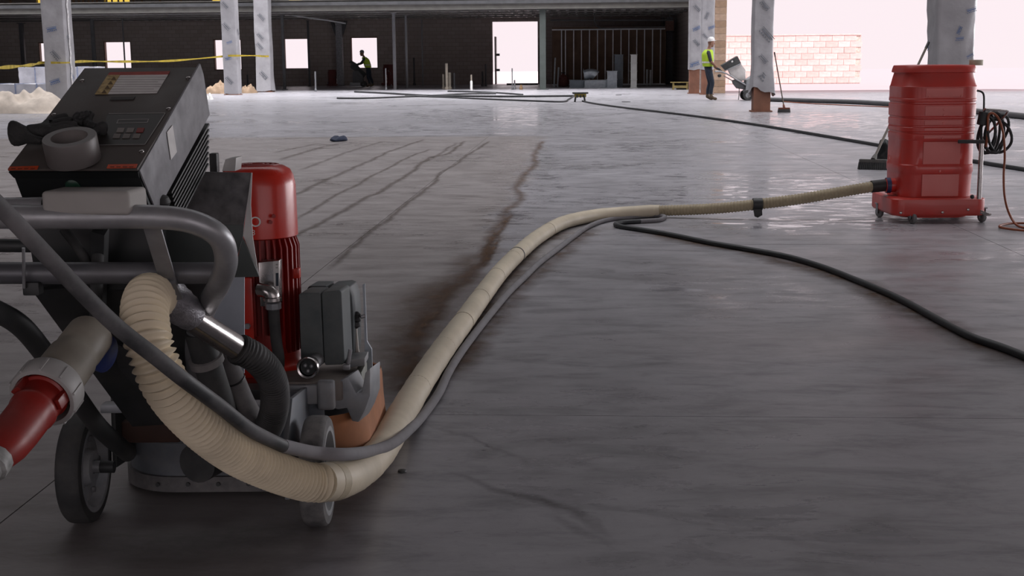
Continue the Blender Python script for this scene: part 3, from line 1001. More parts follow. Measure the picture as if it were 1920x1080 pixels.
# ------------------------------------------------------------------ plastic-wrapped columns
def wrap_mat():
    m = mat('plastic_wrap', '#a09ea1', 0.38, 0.0, 0.14, 2.5, '#838083', 0.6, 0.6)
    return m
M_wrap = wrap_mat()
M_mark = mat('wrap_print_grey', '#6b6d74', 0.6)
M_markb = mat('wrap_print_blue', '#566a90', 0.6)
M_bare = mat('bare_brown_steel', '#7b5240', 0.75, 0, 0.25, 4)
def wrapped_column(label, x, y, s, hem, ztop=8.95, marks=(), rot=0.0, amp=0.012, hemwave=0.02, flare=0.0, seed=1, split=False, group=None):
    t = thing('wrapped_column', label, 'column', (x, y, 0), 'hall', group)
    rnd = random.Random(seed)
    ph = [rnd.uniform(0, 6.28) for _ in range(8)]
    MB().box((x, y, ztop / 2), (s * 0.84, s * 0.84, ztop)).build('steel_core', M_bare, parent=t)
    MB().box((x, y, 0.015), (s * 1.04, s * 1.04, 0.03)).build('base_plate', M_bare, parent=t)
    h = s / 2
    rc = 0.035
    sec = []
    for cx_, cy_, a0 in ((h - rc, h - rc, 0), (-h + rc, h - rc, 90), (-h + rc, -h + rc, 180), (h - rc, -h + rc, 270)):
        for k in range(4):
            a = math.radians(a0 + 30 * k)
            sec.append((cx_ + rc * math.cos(a), cy_ + rc * math.sin(a)))
    full = []
    for i in range(len(sec)):
        a, b = sec[i], sec[(i + 1) % len(sec)]
        n = 5 if math.dist(a, b) > 0.1 else 1
        for k in range(n):
            full.append((a[0] + (b[0] - a[0]) * k / n, a[1] + (b[1] - a[1]) * k / n))
    zs = [hem + (5.2 - hem) * k / 40 for k in range(41)] + [ztop]
    rings = []
    for z in zs:
        ring = []
        for i, (px_, py_) in enumerate(full):
            an = math.atan2(py_, px_)
            d = amp * (0.6 * math.sin(5 * an + 2.1 * z + ph[0]) + 0.5 * math.sin(9 * an - 3.3 * z + ph[1]) + 0.4 * math.sin(3.7 * z + ph[2]) * math.sin(4 * an + ph[3]))
            d += rnd.uniform(-1, 1) * amp * 0.25
            low = max(0.0, 1 - (z - hem) / 0.6)
            d += flare * low * (0.6 + 0.6 * math.sin(3 * an + ph[4]))
            k = 1 + d / h
            zz = z + hemwave * low * math.sin(2 * an + ph[5]) + hemwave * 0.5 * low * math.sin(5 * an + ph[6])
            ring.append((x + px_ * k, y + py_ * k, max(0.012, zz)))
        rings.append(ring)
    MB().loft(rings, caps=False).build('plastic_wrap', M_wrap, parent=t, sharp=60)
    for (face, off, z, ang, sc_, blue) in marks:
        mb = MB()
        ca, sa = math.cos(ang), math.sin(ang)
        def pt(u, w, d=0.0):
            uu, ww = (u * ca - w * sa) * sc_, (u * sa + w * ca) * sc_
            if face == 'front':
                return (x + off + uu, y - h - 0.022 - d, z + ww)
            sg = -1 if face == 'left' else 1
            return (x + sg * (h + 0.022 + d), y + (off + uu), z + ww)
        strokes = [(-0.15, 0.05, 0.15, 0.062), (-0.13, 0.0, 0.13, 0.03)] + [(-0.15 + 0.05 * k + rnd.uniform(0, .01), -0.055, -0.118 + 0.05 * k, -0.02 + rnd.uniform(-.02, .015)) for k in range(6)]
        for u0, w0, u1, w1 in strokes:
            mb.hexa([pt(u0, w0), pt(u1, w0), pt(u1, w1), pt(u0, w1)], [pt(u0, w0, 0.002), pt(u1, w0, 0.002), pt(u1, w1, 0.002), pt(u0, w1, 0.002)])
        mb.build('printed_mark', M_markb if blue else M_mark, parent=t)['kind'] = 'stuff'
    if split:   # loose slit down the wrap's side
        mb = MB()
        rows = []
        for k in range(30):
            z = hem + 0.4 + k * 0.13
            o = 0.02 * math.sin(k * 1.7) + 0.012 * math.sin(k * 4.1)
            rows.append([(x + h + 0.02, y - h * 0.2 + o - 0.03, z), (x + h + 0.055, y - h * 0.2 + o, z), (x + h + 0.02, y - h * 0.2 + o + 0.05, z)])
        mb.sheet(rows).build('loose_seam', mat('wrap_fold', '#d2cfd0', 0.35), parent=t)
    return t
dg = math.radians(-48)
wrapped_column('plastic-wrapped column nearest the left edge, with a loose seam down its side', -14.35, 35.6, 0.62, 0.06, marks=[('front', -0.05, 3.1, dg, 1.2, 0), ('front', -0.03, 2.15, 0.2, 1, 1), ('front', 0.02, 1.45, dg, 1.1, 0), ('front', -0.03, 0.75, 0.3, 1, 1), ('right', -0.1, 1.9, dg, .9, 0), ('right', 0.0, 0.9, dg, .9, 1)], seed=2, split=True, amp=0.008, flare=0.04)
wrapped_column('plastic-wrapped column with a brown tarp heap at its foot', -13.66, 50.8, 0.56, 0.03, marks=[('front', -0.1, 3.4, dg, 1.1, 0), ('front', -0.08, 2.6, dg, 1.2, 0), ('front', 0.02, 2.0, .3, .8, 1), ('front', -0.05, 1.4, .2, 1, 1), ('front', -.05, .55, dg, 1.2, 0), ('right', 0, 2.4, dg, 1, 0)], seed=3, amp=0.007)
wrapped_column('plastic-wrapped column where the yellow tape ends', -13.5, 55.4, 0.62, 0.05, marks=[('front', 0.02, 3.1, dg, 1.2, 0), ('front', -.05, 2.3, dg, 1.2, 0), ('front', -.1, 1.9, dg, 1.2, 0), ('front', .02, .7, dg, 1.4, 0)], seed=4, amp=0.009, flare=0.06)
wrapped_column('plastic-wrapped column with a ragged hem above a bare brown foot', 4.1, 30.95, 0.46, 0.46, marks=[('front', 0.06, 1.75, dg, 1.3, 0), ('front', 0.0, 1.2, dg, 0.8, 0), ('front', 0.07, 0.72, dg, 1.25, 0), ('front', 0.0, 2.4, dg, .9, 0)], seed=5, amp=0.008, hemwave=0.08, flare=0.06)
wrapped_column('wide wrinkled plastic-wrapped column rising behind the red vacuum', 4.42, 16.3, 0.46, 0.3, marks=[('front', 0.02, 1.52, 1.2, .35, 1), ('front', 0.03, 1.42, 0.1, .35, 1), ('front', 0.15, 1.75, .3, .4, 1), ('left', 0.1, 1.35, 1.3, .4, 1), ('front', .16, 1.22, .5, .3, 1)], seed=6, amp=0.02, flare=0.02)
pa, pb = WY(1301, 170, 48.0), WY(1324.5, 176, 46.6)
wrapped_column('left one of the twin wrapped columns behind the standing worker', pa.x, 48.0, 0.43, 0.86, marks=[('front', .05, 3.0, dg, 1, 0), ('front', .05, 2.3, .4, 1, 1), ('front', .05, 1.8, dg, 1, 0), ('front', .0, 1.05, .3, 1.2, 1)], seed=7, amp=0.008)
wrapped_column('right one of the twin wrapped columns behind the standing worker', pb.x, 46.6, 0.45, 0.86, marks=[('front', -.05, 2.7, 1.2, .9, 0), ('front', .12, 2.3, .4, .8, 1), ('front', -.1, 2.0, dg, .8, 0), ('right', .05, 2.4, .4, 1, 1)], seed=8, amp=0.01)

# ------------------------------------------------------------------ wrapped pallets, tarps, tape at the left
def soft_heap(name, label, cat, x0, x1, y, h, dep, m, seed, lump=0.25, frame='hall', groups=None):
    rnd = random.Random(seed)
    ph = [rnd.uniform(0, 6.28) for _ in range(12)]
    rows = []
    nx, ny = 56, 36
    for j in range(ny + 1):
        row = []
        for i in range(nx + 1):
            a, b = i / nx * 2 - 1, j / ny * 2 - 1
            e = max(0.0, 1 - (abs(a) ** 2.4 + abs(b) ** 2.4))
            hh = h * e ** 0.55
            hh *= 1 - lump * (0.5 + 0.5 * math.sin(5 * a + 2 * b + ph[0])) - lump * 0.6 * (0.5 + 0.5 * math.sin(9 * a - 5 * b + ph[1]))
            hh += 0.02 * e * math.sin(17 * a + 8 * b + ph[2])
            for kk, (ca_, cb_, am) in enumerate(((4.2, 6.5, 0.10), (-6.8, 3.1, 0.07), (9.3, -4.4, 0.05))):   # folds: sharp crests, round valleys
                hh += h * am * 1.6 * e * ((0.5 + 0.5 * math.cos(2 * (ca_ * a * 0.7 + cb_ * b * 0.7 + 1.3 * math.sin(2.2 * a + ph[5 + kk])))) ** 2 - 0.4)
            wob = 1 + 0.08 * math.sin(3 * math.atan2(b, a) + ph[4])
            row.append(((x0 + x1) / 2 + a * (x1 - x0) / 2 * wob, y + b * dep / 2 * wob, max(0.004, hh)))
        rows.append(row)
    o = MB().sheet(rows).build(name, m, base=((x0 + x1) / 2, y, 0), frame=frame, sharp=70)
    return tag(o, label, cat)
M_canvas = mat('pale_canvas', '#b8aca0', 0.85, 0, 0.12, 6, bump=0.3)
M_tarp = mat('brown_tarp', '#86705a', 0.8, 0, 0.18, 5, bump=0.3)
a, b = WG(-60, 214), WG(92, 214)
soft_heap('canvas_tarp', 'pale crumpled canvas heap at the far left edge', 'tarp', a.x, b.x, a.y + 0.9, 0.62, 1.8, M_canvas, 3)
a, b = WG(381, 176), WG(426, 176)
soft_heap('brown_tarp', 'brown tarp heap left of the second wrapped column', 'tarp', a.x, b.x, a.y + 0.5, 0.46, 1.1, M_tarp, 5)
a, b = WG(446, 175), WG(474, 175)
soft_heap('brown_tarp', 'small brown tarp heap right of the second wrapped column', 'tarp', a.x, b.x, a.y + 0.4, 0.36, 0.8, M_tarp, 9)
a, b = WG(379, 187), WG(396, 187)
soft_heap('paper_scrap', 'crumpled white paper scrap on the floor beside the control box', 'paper', a.x, b.x, a.y + 0.2, 0.22, 0.4, M_white, 11, 0.5)

M_shrink = mat('shrink_wrap_load', '#a6a5ac', 0.32, 0, 0.16, 3, '#c3c1c4', 0.5, 0.5)
M_strap = mat('blue_strap', '#7b839a', 0.5)
def pallet(px0, px1, top, foot, label, dep, seed):
    q0, q1 = WG(px0, foot), WG(px1, foot)
    y = q0.y
    x0, x1 = q0.x, q1.x
    zt_ = WY((px0 + px1) / 2, top, y).z
    t = thing('wrapped_pallet', label, 'pallet', ((x0 + x1) / 2, y + dep / 2, 0), 'hall')
    rnd = random.Random(seed)
    for k in range(3):
        MB().box((x0 + (x1 - x0) * (0.06 + 0.44 * k), y + dep / 2, 0.05), (0.1, dep, 0.1)).build('bearer', M_wood, parent=t)
    for k in range(6):
        MB().box(((x0 + x1) / 2, y + dep * (0.06 + 0.176 * k), 0.11), (x1 - x0, 0.1, 0.02)).build('deck_board', M_wood, parent=t)
    rows = []
    zs = [0.12 + (zt_ - 0.12) * k / 6 for k in range(7)]
    rings = []
    for z in zs:
        ring = []
        for i in range(40):
            s_ = i / 10
            e = int(s_) % 4
            f = s_ - int(s_)
            X = [x0 + (x1 - x0) * f, x1, x1 - (x1 - x0) * f, x0][e]
            Y = [y, y + dep * f, y + dep, y + dep - dep * f][e]
            ring.append((X + rnd.uniform(-.018, .018), Y + rnd.uniform(-.018, .018), z + rnd.uniform(-.012, .012)))
        rings.append(ring)
    MB().loft(rings).build('wrapped_load', M_shrink, parent=t, sharp=50)
    for f in (0.22, 0.5, 0.78):
        xs = x0 + (x1 - x0) * f
        MB().box((xs, y + dep / 2, (zt_ + 0.1) / 2), (0.035, dep + 0.07, zt_ - 0.06)).build('strap', M_strap, parent=t)
    return t
pallet(-40, 92, 158, 196, 'low shrink-wrapped pallet with blue straps behind the canvas heap', 1.2, 1)
pallet(38, 166, 126, 180, 'tall shrink-wrapped pallet at the left behind the nearest wrapped column', 1.2, 2)

# caution tape between the columns
M_tape = mat('yellow_caution_tape', '#b7a032', 0.5, 0, 0.3, 3.0, '#5d5322', 0.55)
def ribbon(pts, wd, n=60):
    P = spline(pts, 0.25)
    rows = [[p + Vector((0, 0.01 * math.sin(i * .7), wd / 2 * (0.75 + 0.25 * math.cos(i * 0.35)))), p + Vector((0, -0.01 * math.sin(i * .5), -wd / 2 * (0.75 + 0.25 * math.cos(i * 0.35))))] for i, p in enumerate(P)]
    return MB().sheet(rows)
za_, zb2, zc_ = WY(112, 117.5, 35.2).z, WY(440, 104.5, 50.4).z, WY(508, 105.5, 54.9).z
tp = [WY(-60, 130, 22), WY(0, 127, 25), WY(60, 121.5, 31), Vector((-14.72, 35.2, za_)), Vector((-14.35, 35.2, za_)), Vector((-13.97, 35.22, za_)), WY(160, 115, 38.5), WY(230, 115.5, 42), WY(320, 114, 46.5),
      Vector((-14.02, 50.42, zb2 - .03)), Vector((-13.66, 50.44, zb2)), Vector((-13.32, 50.46, zb2)), Vector((-13.3, 52.9, zc_ + .02)), Vector((-13.4, 54.95, zc_)), Vector((-13.2, 54.98, zc_))]
tag(ribbon(tp, 0.078).build('caution_tape', M_tape, base=tp[3], frame='hall', solid=0.002), 'yellow caution tape strung between the left wrapped columns', 'tape')
# ------------------------------------------------------------------ skinned bodies (people, gloves)
def skin_mesh(name, joints, edges, radii, root, sub=2, smooth_root=True):
    names = list(joints)
    idx = {n: i for i, n in enumerate(names)}
    me = bpy.data.meshes.new(name + '_skeleton')
    me.from_pydata([tuple(joints[n]) for n in names], [(idx[a], idx[b]) for a, b in edges], [])
    ob = bpy.data.objects.new(name + '_skeleton', me)
    COL.objects.link(ob)
    md = ob.modifiers.new('skin', 'SKIN')
    md.use_smooth_shade = True
    md.branch_smoothing = 0.6
    if not me.skin_vertices:
        pass
    sv = me.skin_vertices[0].data
    for n in names:
        r = radii[n]
        r = (r, r) if isinstance(r, (int, float)) else r
        sv[idx[n]].radius = r
        sv[idx[n]].use_root = (n == root)
    sb = ob.modifiers.new('sub', 'SUBSURF')
    sb.levels = sb.render_levels = sub
    dg = bpy.context.evaluated_depsgraph_get()
    dg.update()
    out = bpy.data.meshes.new_from_object(ob.evaluated_get(dg))
    bpy.data.objects.remove(ob)
    return out

def mesh_to_mb(me, mb=None, mi=0):
    mb = mb or MB()
    mb.add([v.co.copy() for v in me.vertices], [tuple(p.vertices) for p in me.polygons], mi)
    return mb

# ------------------------------------------------------------------ the big floor grinder
gr = thing('floor_grinder', 'large walk-behind floor grinder with red motor and grey control box in the foreground', 'floor grinder', (-0.84, 3.32, 0))
def pix(pts, v):
    return [C(x, y, v) for x, y in pts]
def plate(pts, v, t, name, m, bevel=0.0, parent=None):
    return MB().prism(pix(pts, v), (0, t, 0)).build(name, m, parent=parent or gr, bevel=bevel)

# --- wheels
M_tyre = mat('grey_tyre', '#4f4e4f', 0.7, 0, 0.2, 25, '#918d8a', 0.7)
M_tyred = mat('dark_tyre', '#2e2e2f', 0.7, 0, 0.25, 25, '#5d5a58', 0.6)
M_rim = mat('wheel_rim', '#8d8f92', 0.45, 0.3, 0.15, 30, '#a5a19d', 0.6)
def wheel(u0, u1, v, R, mt, mr):
    a = (1, 0, 0)
    wd = u1 - u0
    w = MB().lathe([(R * 0.80, 0), (R * 0.95, 0.002), (R * 0.99, 0.008), (R, 0.016), (R, wd - 0.016), (R * 0.99, wd - 0.008), (R * 0.95, wd - 0.002), (R * 0.80, wd)], (u0, v, R), a, 48, loop=True).build('tyre', mt, parent=gr)
    r = MB().lathe([(0.018, wd * 0.2), (R * 0.3, wd * 0.2), (R * 0.34, wd * 0.42), (R * 0.62, wd * 0.42), (R * 0.70, wd * 0.02), (R * 0.81, 0.0), (R * 0.81, wd), (R * 0.72, wd * 0.99), (R * 0.62, wd * 0.62), (R * 0.34, wd * 0.62), (R * 0.3, wd * 0.92), (0.018, wd * 0.92)], (u0, v, R), a, 40, loop=True).build('rim', mr, parent=w)
    MB().cyl((u0 - 0.01, v, R), (u1 + 0.012, v, R), 0.017, n=12).build('axle_end', M_steel, parent=w)
    for k in range(5):
        an = k * 2 * math.pi / 5
        c = Vector((u1 - wd * 0.34, v + math.cos(an) * R * 0.5, R + math.sin(an) * R * 0.5))
        MB().cyl(c, c + Vector((0.008, 0, 0)), 0.008, n=6).build('bolt', M_steel, parent=w)
wheel(-0.545, -0.482, 3.30, 0.145, M_tyre, M_rim)
wheel(-1.172, -1.108, 3.34, 0.148, M_tyred, mat('dark_rim', '#8a8c90', 0.5, 0.1, 0.2, 30, '#a09c98', 0.5))

# --- grinding head: housing ring, rubber lip and orange leather skirt
def rr(u0, u1, v0, v1, r, w, n=8):
    out = []
    for cu, cv, a0 in ((u1 - r, v1 - r, 0), (u0 + r, v1 - r, 90), (u0 + r, v0 + r, 180), (u1 - r, v0 + r, 270)):
        for k in range(n + 1):
            a = math.radians(a0 + 90 * k / n)
            out.append(Vector((cu + r * math.cos(a), cv + r * math.sin(a), w)))
    return out
H0, H1, V0, V1 = -1.15, -0.415, 3.54, 4.34
M_house = mat('head_housing', '#656a71', 0.5, 0.2, 0.18, 14, '#8b8783', 0.5)
M_skirt = mat('orange_leather_skirt', '#a0663f', 0.7, 0.0, 0.2, 12, '#8a6a55', 0.5)
MB().loft([rr(H0 + .03, H1 - .03, V0, V1, 0.17, 0.055), rr(H0 + .03, H1 - .03, V0, V1, 0.17, 0.15), rr(H0 + .05, H1 - .05, V0 + .02, V1 - .02, 0.17, 0.175), rr(H0 + .1, H1 - .1, V0 + .08, V1 - .06, 0.17, 0.19)]).build('head_housing', M_house, parent=gr)
MB().loft([rr(H0 + .02, H1 - .02, V0 - .012, V1 + .01, 0.18, 0.012), rr(H0 + .02, H1 - .02, V0 - .012, V1 + .01, 0.18, 0.056)]).build('rubber_lip', M_dustrub, parent=gr)
for k in range(7):
    c = Vector((-1.0 + k * 0.085, V0 - 0.014, 0.036))
    MB().cyl(c, c + Vector((0, -0.005, 0)), 0.006, n=8).build('lip_rivet', M_dark, parent=gr)
# skirt: open leather wall around the right and front sides, leaning out at the foot
ring = rr(H0, H1, V0, V1, 0.18, 0.0, 10)
seq = ring[-9:] + ring[:14]
rows = []
cc = Vector(((H0 + H1) / 2, (V0 + V1) / 2, 0))
for w, k in ((0.006, 1.0), (0.06, 0.995), (0.13, 0.985), (0.20, 0.965), (0.215, 0.955)):
    rows.append([Vector((cc.x + (p.x - cc.x) * k + 0.004 * math.sin(i * 0.9 + w * 20), cc.y + (p.y - cc.y) * k, w)) for i, p in enumerate(seq)])
MB().sheet(rows).build('dust_skirt', M_skirt, parent=gr, solid=0.006)

# --- chassis between the wheels
for u_a, u_b, v_a in ((-1.17, -1.06, 3.34), (-0.62, -0.51, 3.30)):
    MB().cyl((u_a, v_a, 0.147), (u_b, v_a, 0.147), 0.016, n=14).build('stub_axle', M_dark, parent=gr)
MB().box((-0.84, 3.40, 0.295), (0.52, 0.05, 0.022)).build('cross_member', M_alu, parent=gr, bevel=0.004)
for u in (-1.09, -0.585):
    MB().prism([(u, 3.42, 0.12), (u, 3.6, 0.10), (u, 3.62, 0.30), (u, 3.44, 0.34)] if u < -1 else [(u, 3.2, 0.10), (u, 3.6, 0.10), (u, 3.62, 0.30), (u, 3.3, 0.34), (u, 3.2, 0.24)], (0.012, 0, 0)).build('wheel_fork', M_house if u > -1 else M_dark, parent=gr, bevel=0.002)
MB().box((-0.84, 3.60, 0.25), (0.46, 0.08, 0.10)).build('chassis_block', M_dark, parent=gr, bevel=0.01)
MB().cyl((-0.86, 3.42, 0.13), (-0.80, 3.60, 0.13), 0.055, n=20).build('drain_drum', M_rubber, parent=gr)
M_orangeblk = mat('dull_orange_block', '#3d261d', 0.7)
MB().box((-1.0, 3.5, 0.20), (0.16, 0.04, 0.06)).build('orange_block', M_orangeblk, parent=gr, bevel=0.006)

# --- frame plate: dark sheet that leans back from the chassis to the handle
fp = [C(60, 545, 2.86), C(394, 520, 2.98), C(404, 790, 3.34), C(248, 800, 3.36), C(205, 735, 3.26)]
MB().prism(fp, (0, 0.012, 0.004)).build('frame_plate', M_dark, parent=gr)
MB().prism([C(210, 640, 3.06), C(300, 690, 3.0), C(308, 785, 3.1), C(222, 690, 3.14)], (0.006, 0.01, 0)).build('gusset', M_dark, parent=gr)
M_bluegrey = mat('blue_grey_sheet', '#b8bec8', 0.5, 0.15, 0.1, 8)
plate([(398, 512), (458, 512), (458, 700), (398, 700)], 3.36, 0.006, 'upright_sheet', M_bluegrey)

# --- handle frame
R_T = 0.0235
hp = [(-72, 560, 2.60), (-125, 535, 2.58), (-150, 480, 2.55), (-110, 425, 2.53), (-40, 408, 2.52), (60, 407, 2.52), (180, 407, 2.52), (290, 407, 2.52), (360, 416, 2.53), (410, 443, 2.55), (424, 487, 2.60), (412, 530, 2.70), (386, 578, 2.90), (366, 640, 3.06), (372, 720, 3.2), (400, 800, 3.36)]
MB().tube(spline([C(*p) for p in hp], 0.012), R_T, 20).build('handle_loop', M_steel, parent=gr)
lp = [(-70, 560, 2.60), (-10, 582, 2.62), (40, 612, 2.68), (85, 665, 2.78), (130, 725, 2.92), (185, 800, 3.12), (240, 850, 3.3)]
MB().tube(spline([C(*p) for p in lp], 0.012), R_T * 0.98, 20).build('frame_tube', M_dark, parent=gr)
MB().tube([C(-150, 512, 2.70), C(405, 512, 2.74)], R_T, 20).build('cross_bar', mat('dark_bar', '#5f5f63', 0.42, 0.3, 0.2, 16, '#7b7876', 0.4), parent=gr)
MB().tube([C(-150, 459, 2.62), C(70, 461, 2.70)], 0.014, 16).build('short_bar', M_dark, parent=gr)
MB().cyl(C(44, 465, 2.66), C(45, 540, 2.68), 0.0035, n=8).build('brake_rod', M_steel, parent=gr)
MB().box(C(62, 540, 2.70), (0.035, 0.03, 0.028)).build('rod_clevis', M_dark, parent=gr, bevel=0.004)
MB().bar(C(285, 425, 2.58), C(318, 535, 2.72), 0.036, 0.006, (0, 1, 0)).build('flat_strut', M_steel, parent=gr, bevel=0.002)
MB().bar(C(316, 530, 2.70), C(330, 560, 2.74), 0.03, 0.008, (0, 1, 0)).build('strut_foot', M_steel, parent=gr)
MB().bar(C(188, 430, 2.78), C(182, 640, 2.98), 0.03, 0.03, (0, 1, 0)).build('rear_upright', M_dark, parent=gr, bevel=0.003)
# grip pad on the handle
pa_, pb_ = C(80, 386, 2.50), C(250, 384, 2.50)
gc = (pa_ + pb_) / 2 + Vector((0, 0.045, 0.004))
ang = math.atan2(pb_.z - pa_.z, pb_.x - pa_.x)
M_pad = mat('grey_grip_pad', '#9b9793', 0.7, 0.0, 0.08, 10)
MB().box(gc, ((pb_ - pa_).length, 0.10, 0.047), Matrix.Rotation(-ang, 3, 'Y') @ Matrix.Rotation(math.radians(-5), 3, 'Z')).build('grip_pad', M_pad, parent=gr, bevel=0.011, seg=4)
MB().tube([C(-60, 389, 2.56), C(84, 387, 2.55)], 0.0185, 18).build('dead_man_bar', M_steel, parent=gr)
MB().lathe([(0.001, 0.0), (0.018, 0.002), (0.021, 0.010), (0.016, 0.020), (0.006, 0.024)], C(301, 386, 2.72), (0.1, -0.2, 1), 20).build('black_knob', M_black, parent=gr)
MB().cyl(C(301, 386, 2.72), C(302, 420, 2.74), 0.006, n=10).build('knob_stem', M_steel, parent=gr)

# --- control box
B_ = C(258, 316, 2.6)
T_ = C(372, 128, 3.0)
EY = (T_ - B_).normalized()
EX = Vector((EY.y, -EY.x, 0)).normalized()
EN = EX.cross(EY)
LEN = (T_ - B_).length
CAM = Vector((0, 0, CAMH))
def onp(px, py, h=0.0):                    # where a sight line meets the box lid
    d = Vector(ray(px, py))
    return CAM + d * ((B_ + EN * h - CAM).dot(EN) / d.dot(EN))
def bp(s, t, n=0.0):
    return B_ + EX * s + EY * t + EN * n
WBX = 0.262
M_lid = mat('dark_lid', '#4b4542', 0.55, 0.1, 0.18, 9, '#57504c', 0.45)
M_lidside = mat('grey_box_side', '#7b7a7e', 0.55, 0.1, 0.1, 40, '#6a686a', 0.4)
M_lidfront = mat('black_box_front', '#121617', 0.45, 0, 0.2, 9)
cb = MB().hexa([bp(-WBX, 0, -0.002), bp(0, 0, -0.002), bp(0, LEN, -0.002), bp(-WBX, LEN, -0.002)],
               [bp(-WBX, 0.012, -0.118), bp(0, 0.012, -0.118), bp(0, LEN, -0.118), bp(-WBX, LEN, -0.118)]).build('control_box', M_lidfront, parent=gr, bevel=0.003)
MB().hexa([bp(-WBX - .004, -0.006, 0.003), bp(0.002, -0.006, 0.003), bp(0.002, LEN, 0.003), bp(-WBX - .004, LEN, 0.003)],
          [bp(-WBX - .004, -0.006, -0.003), bp(0.002, -0.006, -0.003), bp(0.002, LEN, -0.003), bp(-WBX - .004, LEN, -0.003)]).build('lid', M_lid, parent=cb, bevel=0.002)
MB().hexa([bp(-WBX - .003, -0.007, -0.004), bp(0.002, -0.007, -0.004), bp(0.002, 0.0, -0.004), bp(-WBX - .003, 0.0, -0.004)],
          [bp(-WBX + .002, -0.003, -0.02), bp(0.0, -0.003, -0.02), bp(0.0, 0.0, -0.02), bp(-WBX + .002, 0.0, -0.02)]).build('lid_lip', M_lidfront, parent=cb)
MB().prism([bp(0.001, -0.002, -0.003), bp(0.001, LEN + .004, 0.010), bp(0.001, LEN + .012, -0.02), bp(0.001, LEN, -0.118), bp(0.001, 0.03, -0.122)], EX * 0.004).build('side_panel', M_lidside, parent=cb, bevel=0.001)
def onside(px, py):
    d = Vector(ray(px, py))
    return CAM + d * ((B_ + EX * 0.006 - CAM).dot(EX) / d.dot(EX))
MB().prism([onside(312.5, 248), onside(323, 234), onside(331, 285), onside(320, 300)], EX * 0.001).build('side_label', M_label, parent=cb)
hs = MB().prism([bp(-0.2, 0.14, -0.118), bp(-0.012, 0.14, -0.118), bp(-0.012, LEN - .02, -0.118), bp(-0.2, LEN - .02, -0.118)], -EN * 0.012).build('heat_sink', M_black, parent=cb)
for k in range(8):
    n0 = -0.134 - k * 0.0105
    MB().prism([bp(-0.2, 0.13, n0), bp(0.004, 0.13, n0), bp(0.004, LEN - .012 - 0.008 * k, n0), bp(-0.2, LEN - .012 - 0.008 * k, n0)], -EN * 0.0045).build('cooling_fin', M_black, parent=hs)
MB().prism([bp(-0.19, 0.15, -0.13), bp(-0.03, 0.15, -0.13), bp(-0.03, LEN - .1, -0.13), bp(-0.19, LEN - .1, -0.13)], -EN * 0.085).build('fin_core', M_black, parent=hs)

def decal(pts, name, m, h=0.0035, parent=cb, t=0.0009):
    P = [onp(x, y, h) for x, y in pts]
    return MB().prism(P, EN * t).build(name, m, parent=parent)
wl = decal([(178, 177), (294, 175), (319, 134), (206, 136)], 'warning_label', M_label)
decal([(202, 141), (316, 139.5), (319, 134), (206, 136)], 'label_header', mat('label_red', '#8c2a1c', 0.6, 0, 0.15, 60), 0.0045, wl)
decal([(178, 177), (202, 176.6), (225, 141), (202, 141)], 'label_pictogram_strip', mat('label_yellow', '#a8905e', 0.6, 0, 0.45, 90, '#5a4a30', 0.5), 0.0045, wl)
M_ink = mat('label_ink', '#96928e', 0.7)
for k in range(7):
    f = (k + 0.7) / 7.6
    y = 141.5 + f * 34
    xl = 224 - f * 23
    xr = 313 - f * 20 - (10 if k % 3 == 2 else 0)
    decal([(xl, y + 0.35), (xr, y + 0.2), (xr + 0.5, y - 0.4), (xl + 0.5, y - 0.2)], 'label_text_line', M_ink, 0.0046, wl, 0.0003)
for k in range(4):
    f = (k + 0.5) / 4
    x, y = 215 - f * 24 + 1, 143 + f * 33
    decal([(x - 5, y + 3), (x + 5, y + 3), (x + 1.5, y - 3), (x, y - 3)], 'pictogram', mat('pictogram_dark', '#5c4523', 0.7), 0.0056, wl, 0.0003)
decal([(206, 188), (250, 187), (254, 182), (209, 183)], 'maker_plate', mat('plate_dark', '#231f1d', 0.6), 0.0042)
# keypad with thin pale frame
kp = decal([(183, 272.5), (272, 271.5), (311, 211.5), (203, 212.5)], 'keypad', mat('keypad_black', '#2b2725', 0.5, 0, 0.1, 20), 0.0035)
M_line = mat('pale_line', '#8d8a88', 0.6)
def dline(p, q, wd, m, name, h=0.0046, parent=kp):
    a, b = onp(*p, h), onp(*q, h)
    d = (b - a).normalized()
    s = EN.cross(d) * wd / 2
    return MB().prism([a - s, b - s, b + s, a + s], EN * 0.0005).build(name, m, parent=parent)
for p, q in (((184, 272), (271.5, 271)), ((271.5, 271), (310, 212)), ((310, 212), (204, 213))):
    dline(p, q, 0.0016, M_line, 'frame_line')
for p, q in (((219, 231), (276, 230)), ((276, 230), (279, 223.5)), ((279, 223.5), (222, 224.5)), ((222, 224.5), (219, 231))):
    dline(p, q, 0.0012, M_line, 'display_line')
M_btn = mat('grey_button', '#77706c', 0.6)
M_btnr = mat('red_button', '#7e2a24', 0.6)
for r_, (y, sh) in enumerate(((244.5, 0), (255.5, -7))):
    for k in range(3):
        x = 219 + k * 18.5 + sh
        m = M_btnr if (r_ == 0 and k == 2) else M_btn
        decal([(x - 1, y + 4), (x + 12, y + 4), (x + 15, y - 4), (x + 2, y - 4)], 'button', m, 0.0046, kp, 0.0012)
for x, y in ((154, 152), (353, 147), (316, 205), (265.5, 285), (101, 216)):
    c = onp(x, y, 0.003)
    MB().lathe([(0.0055, 0), (0.005, 0.0025), (0.002, 0.0035)], c, EN, 12).build('screw', M_chrome, parent=cb)
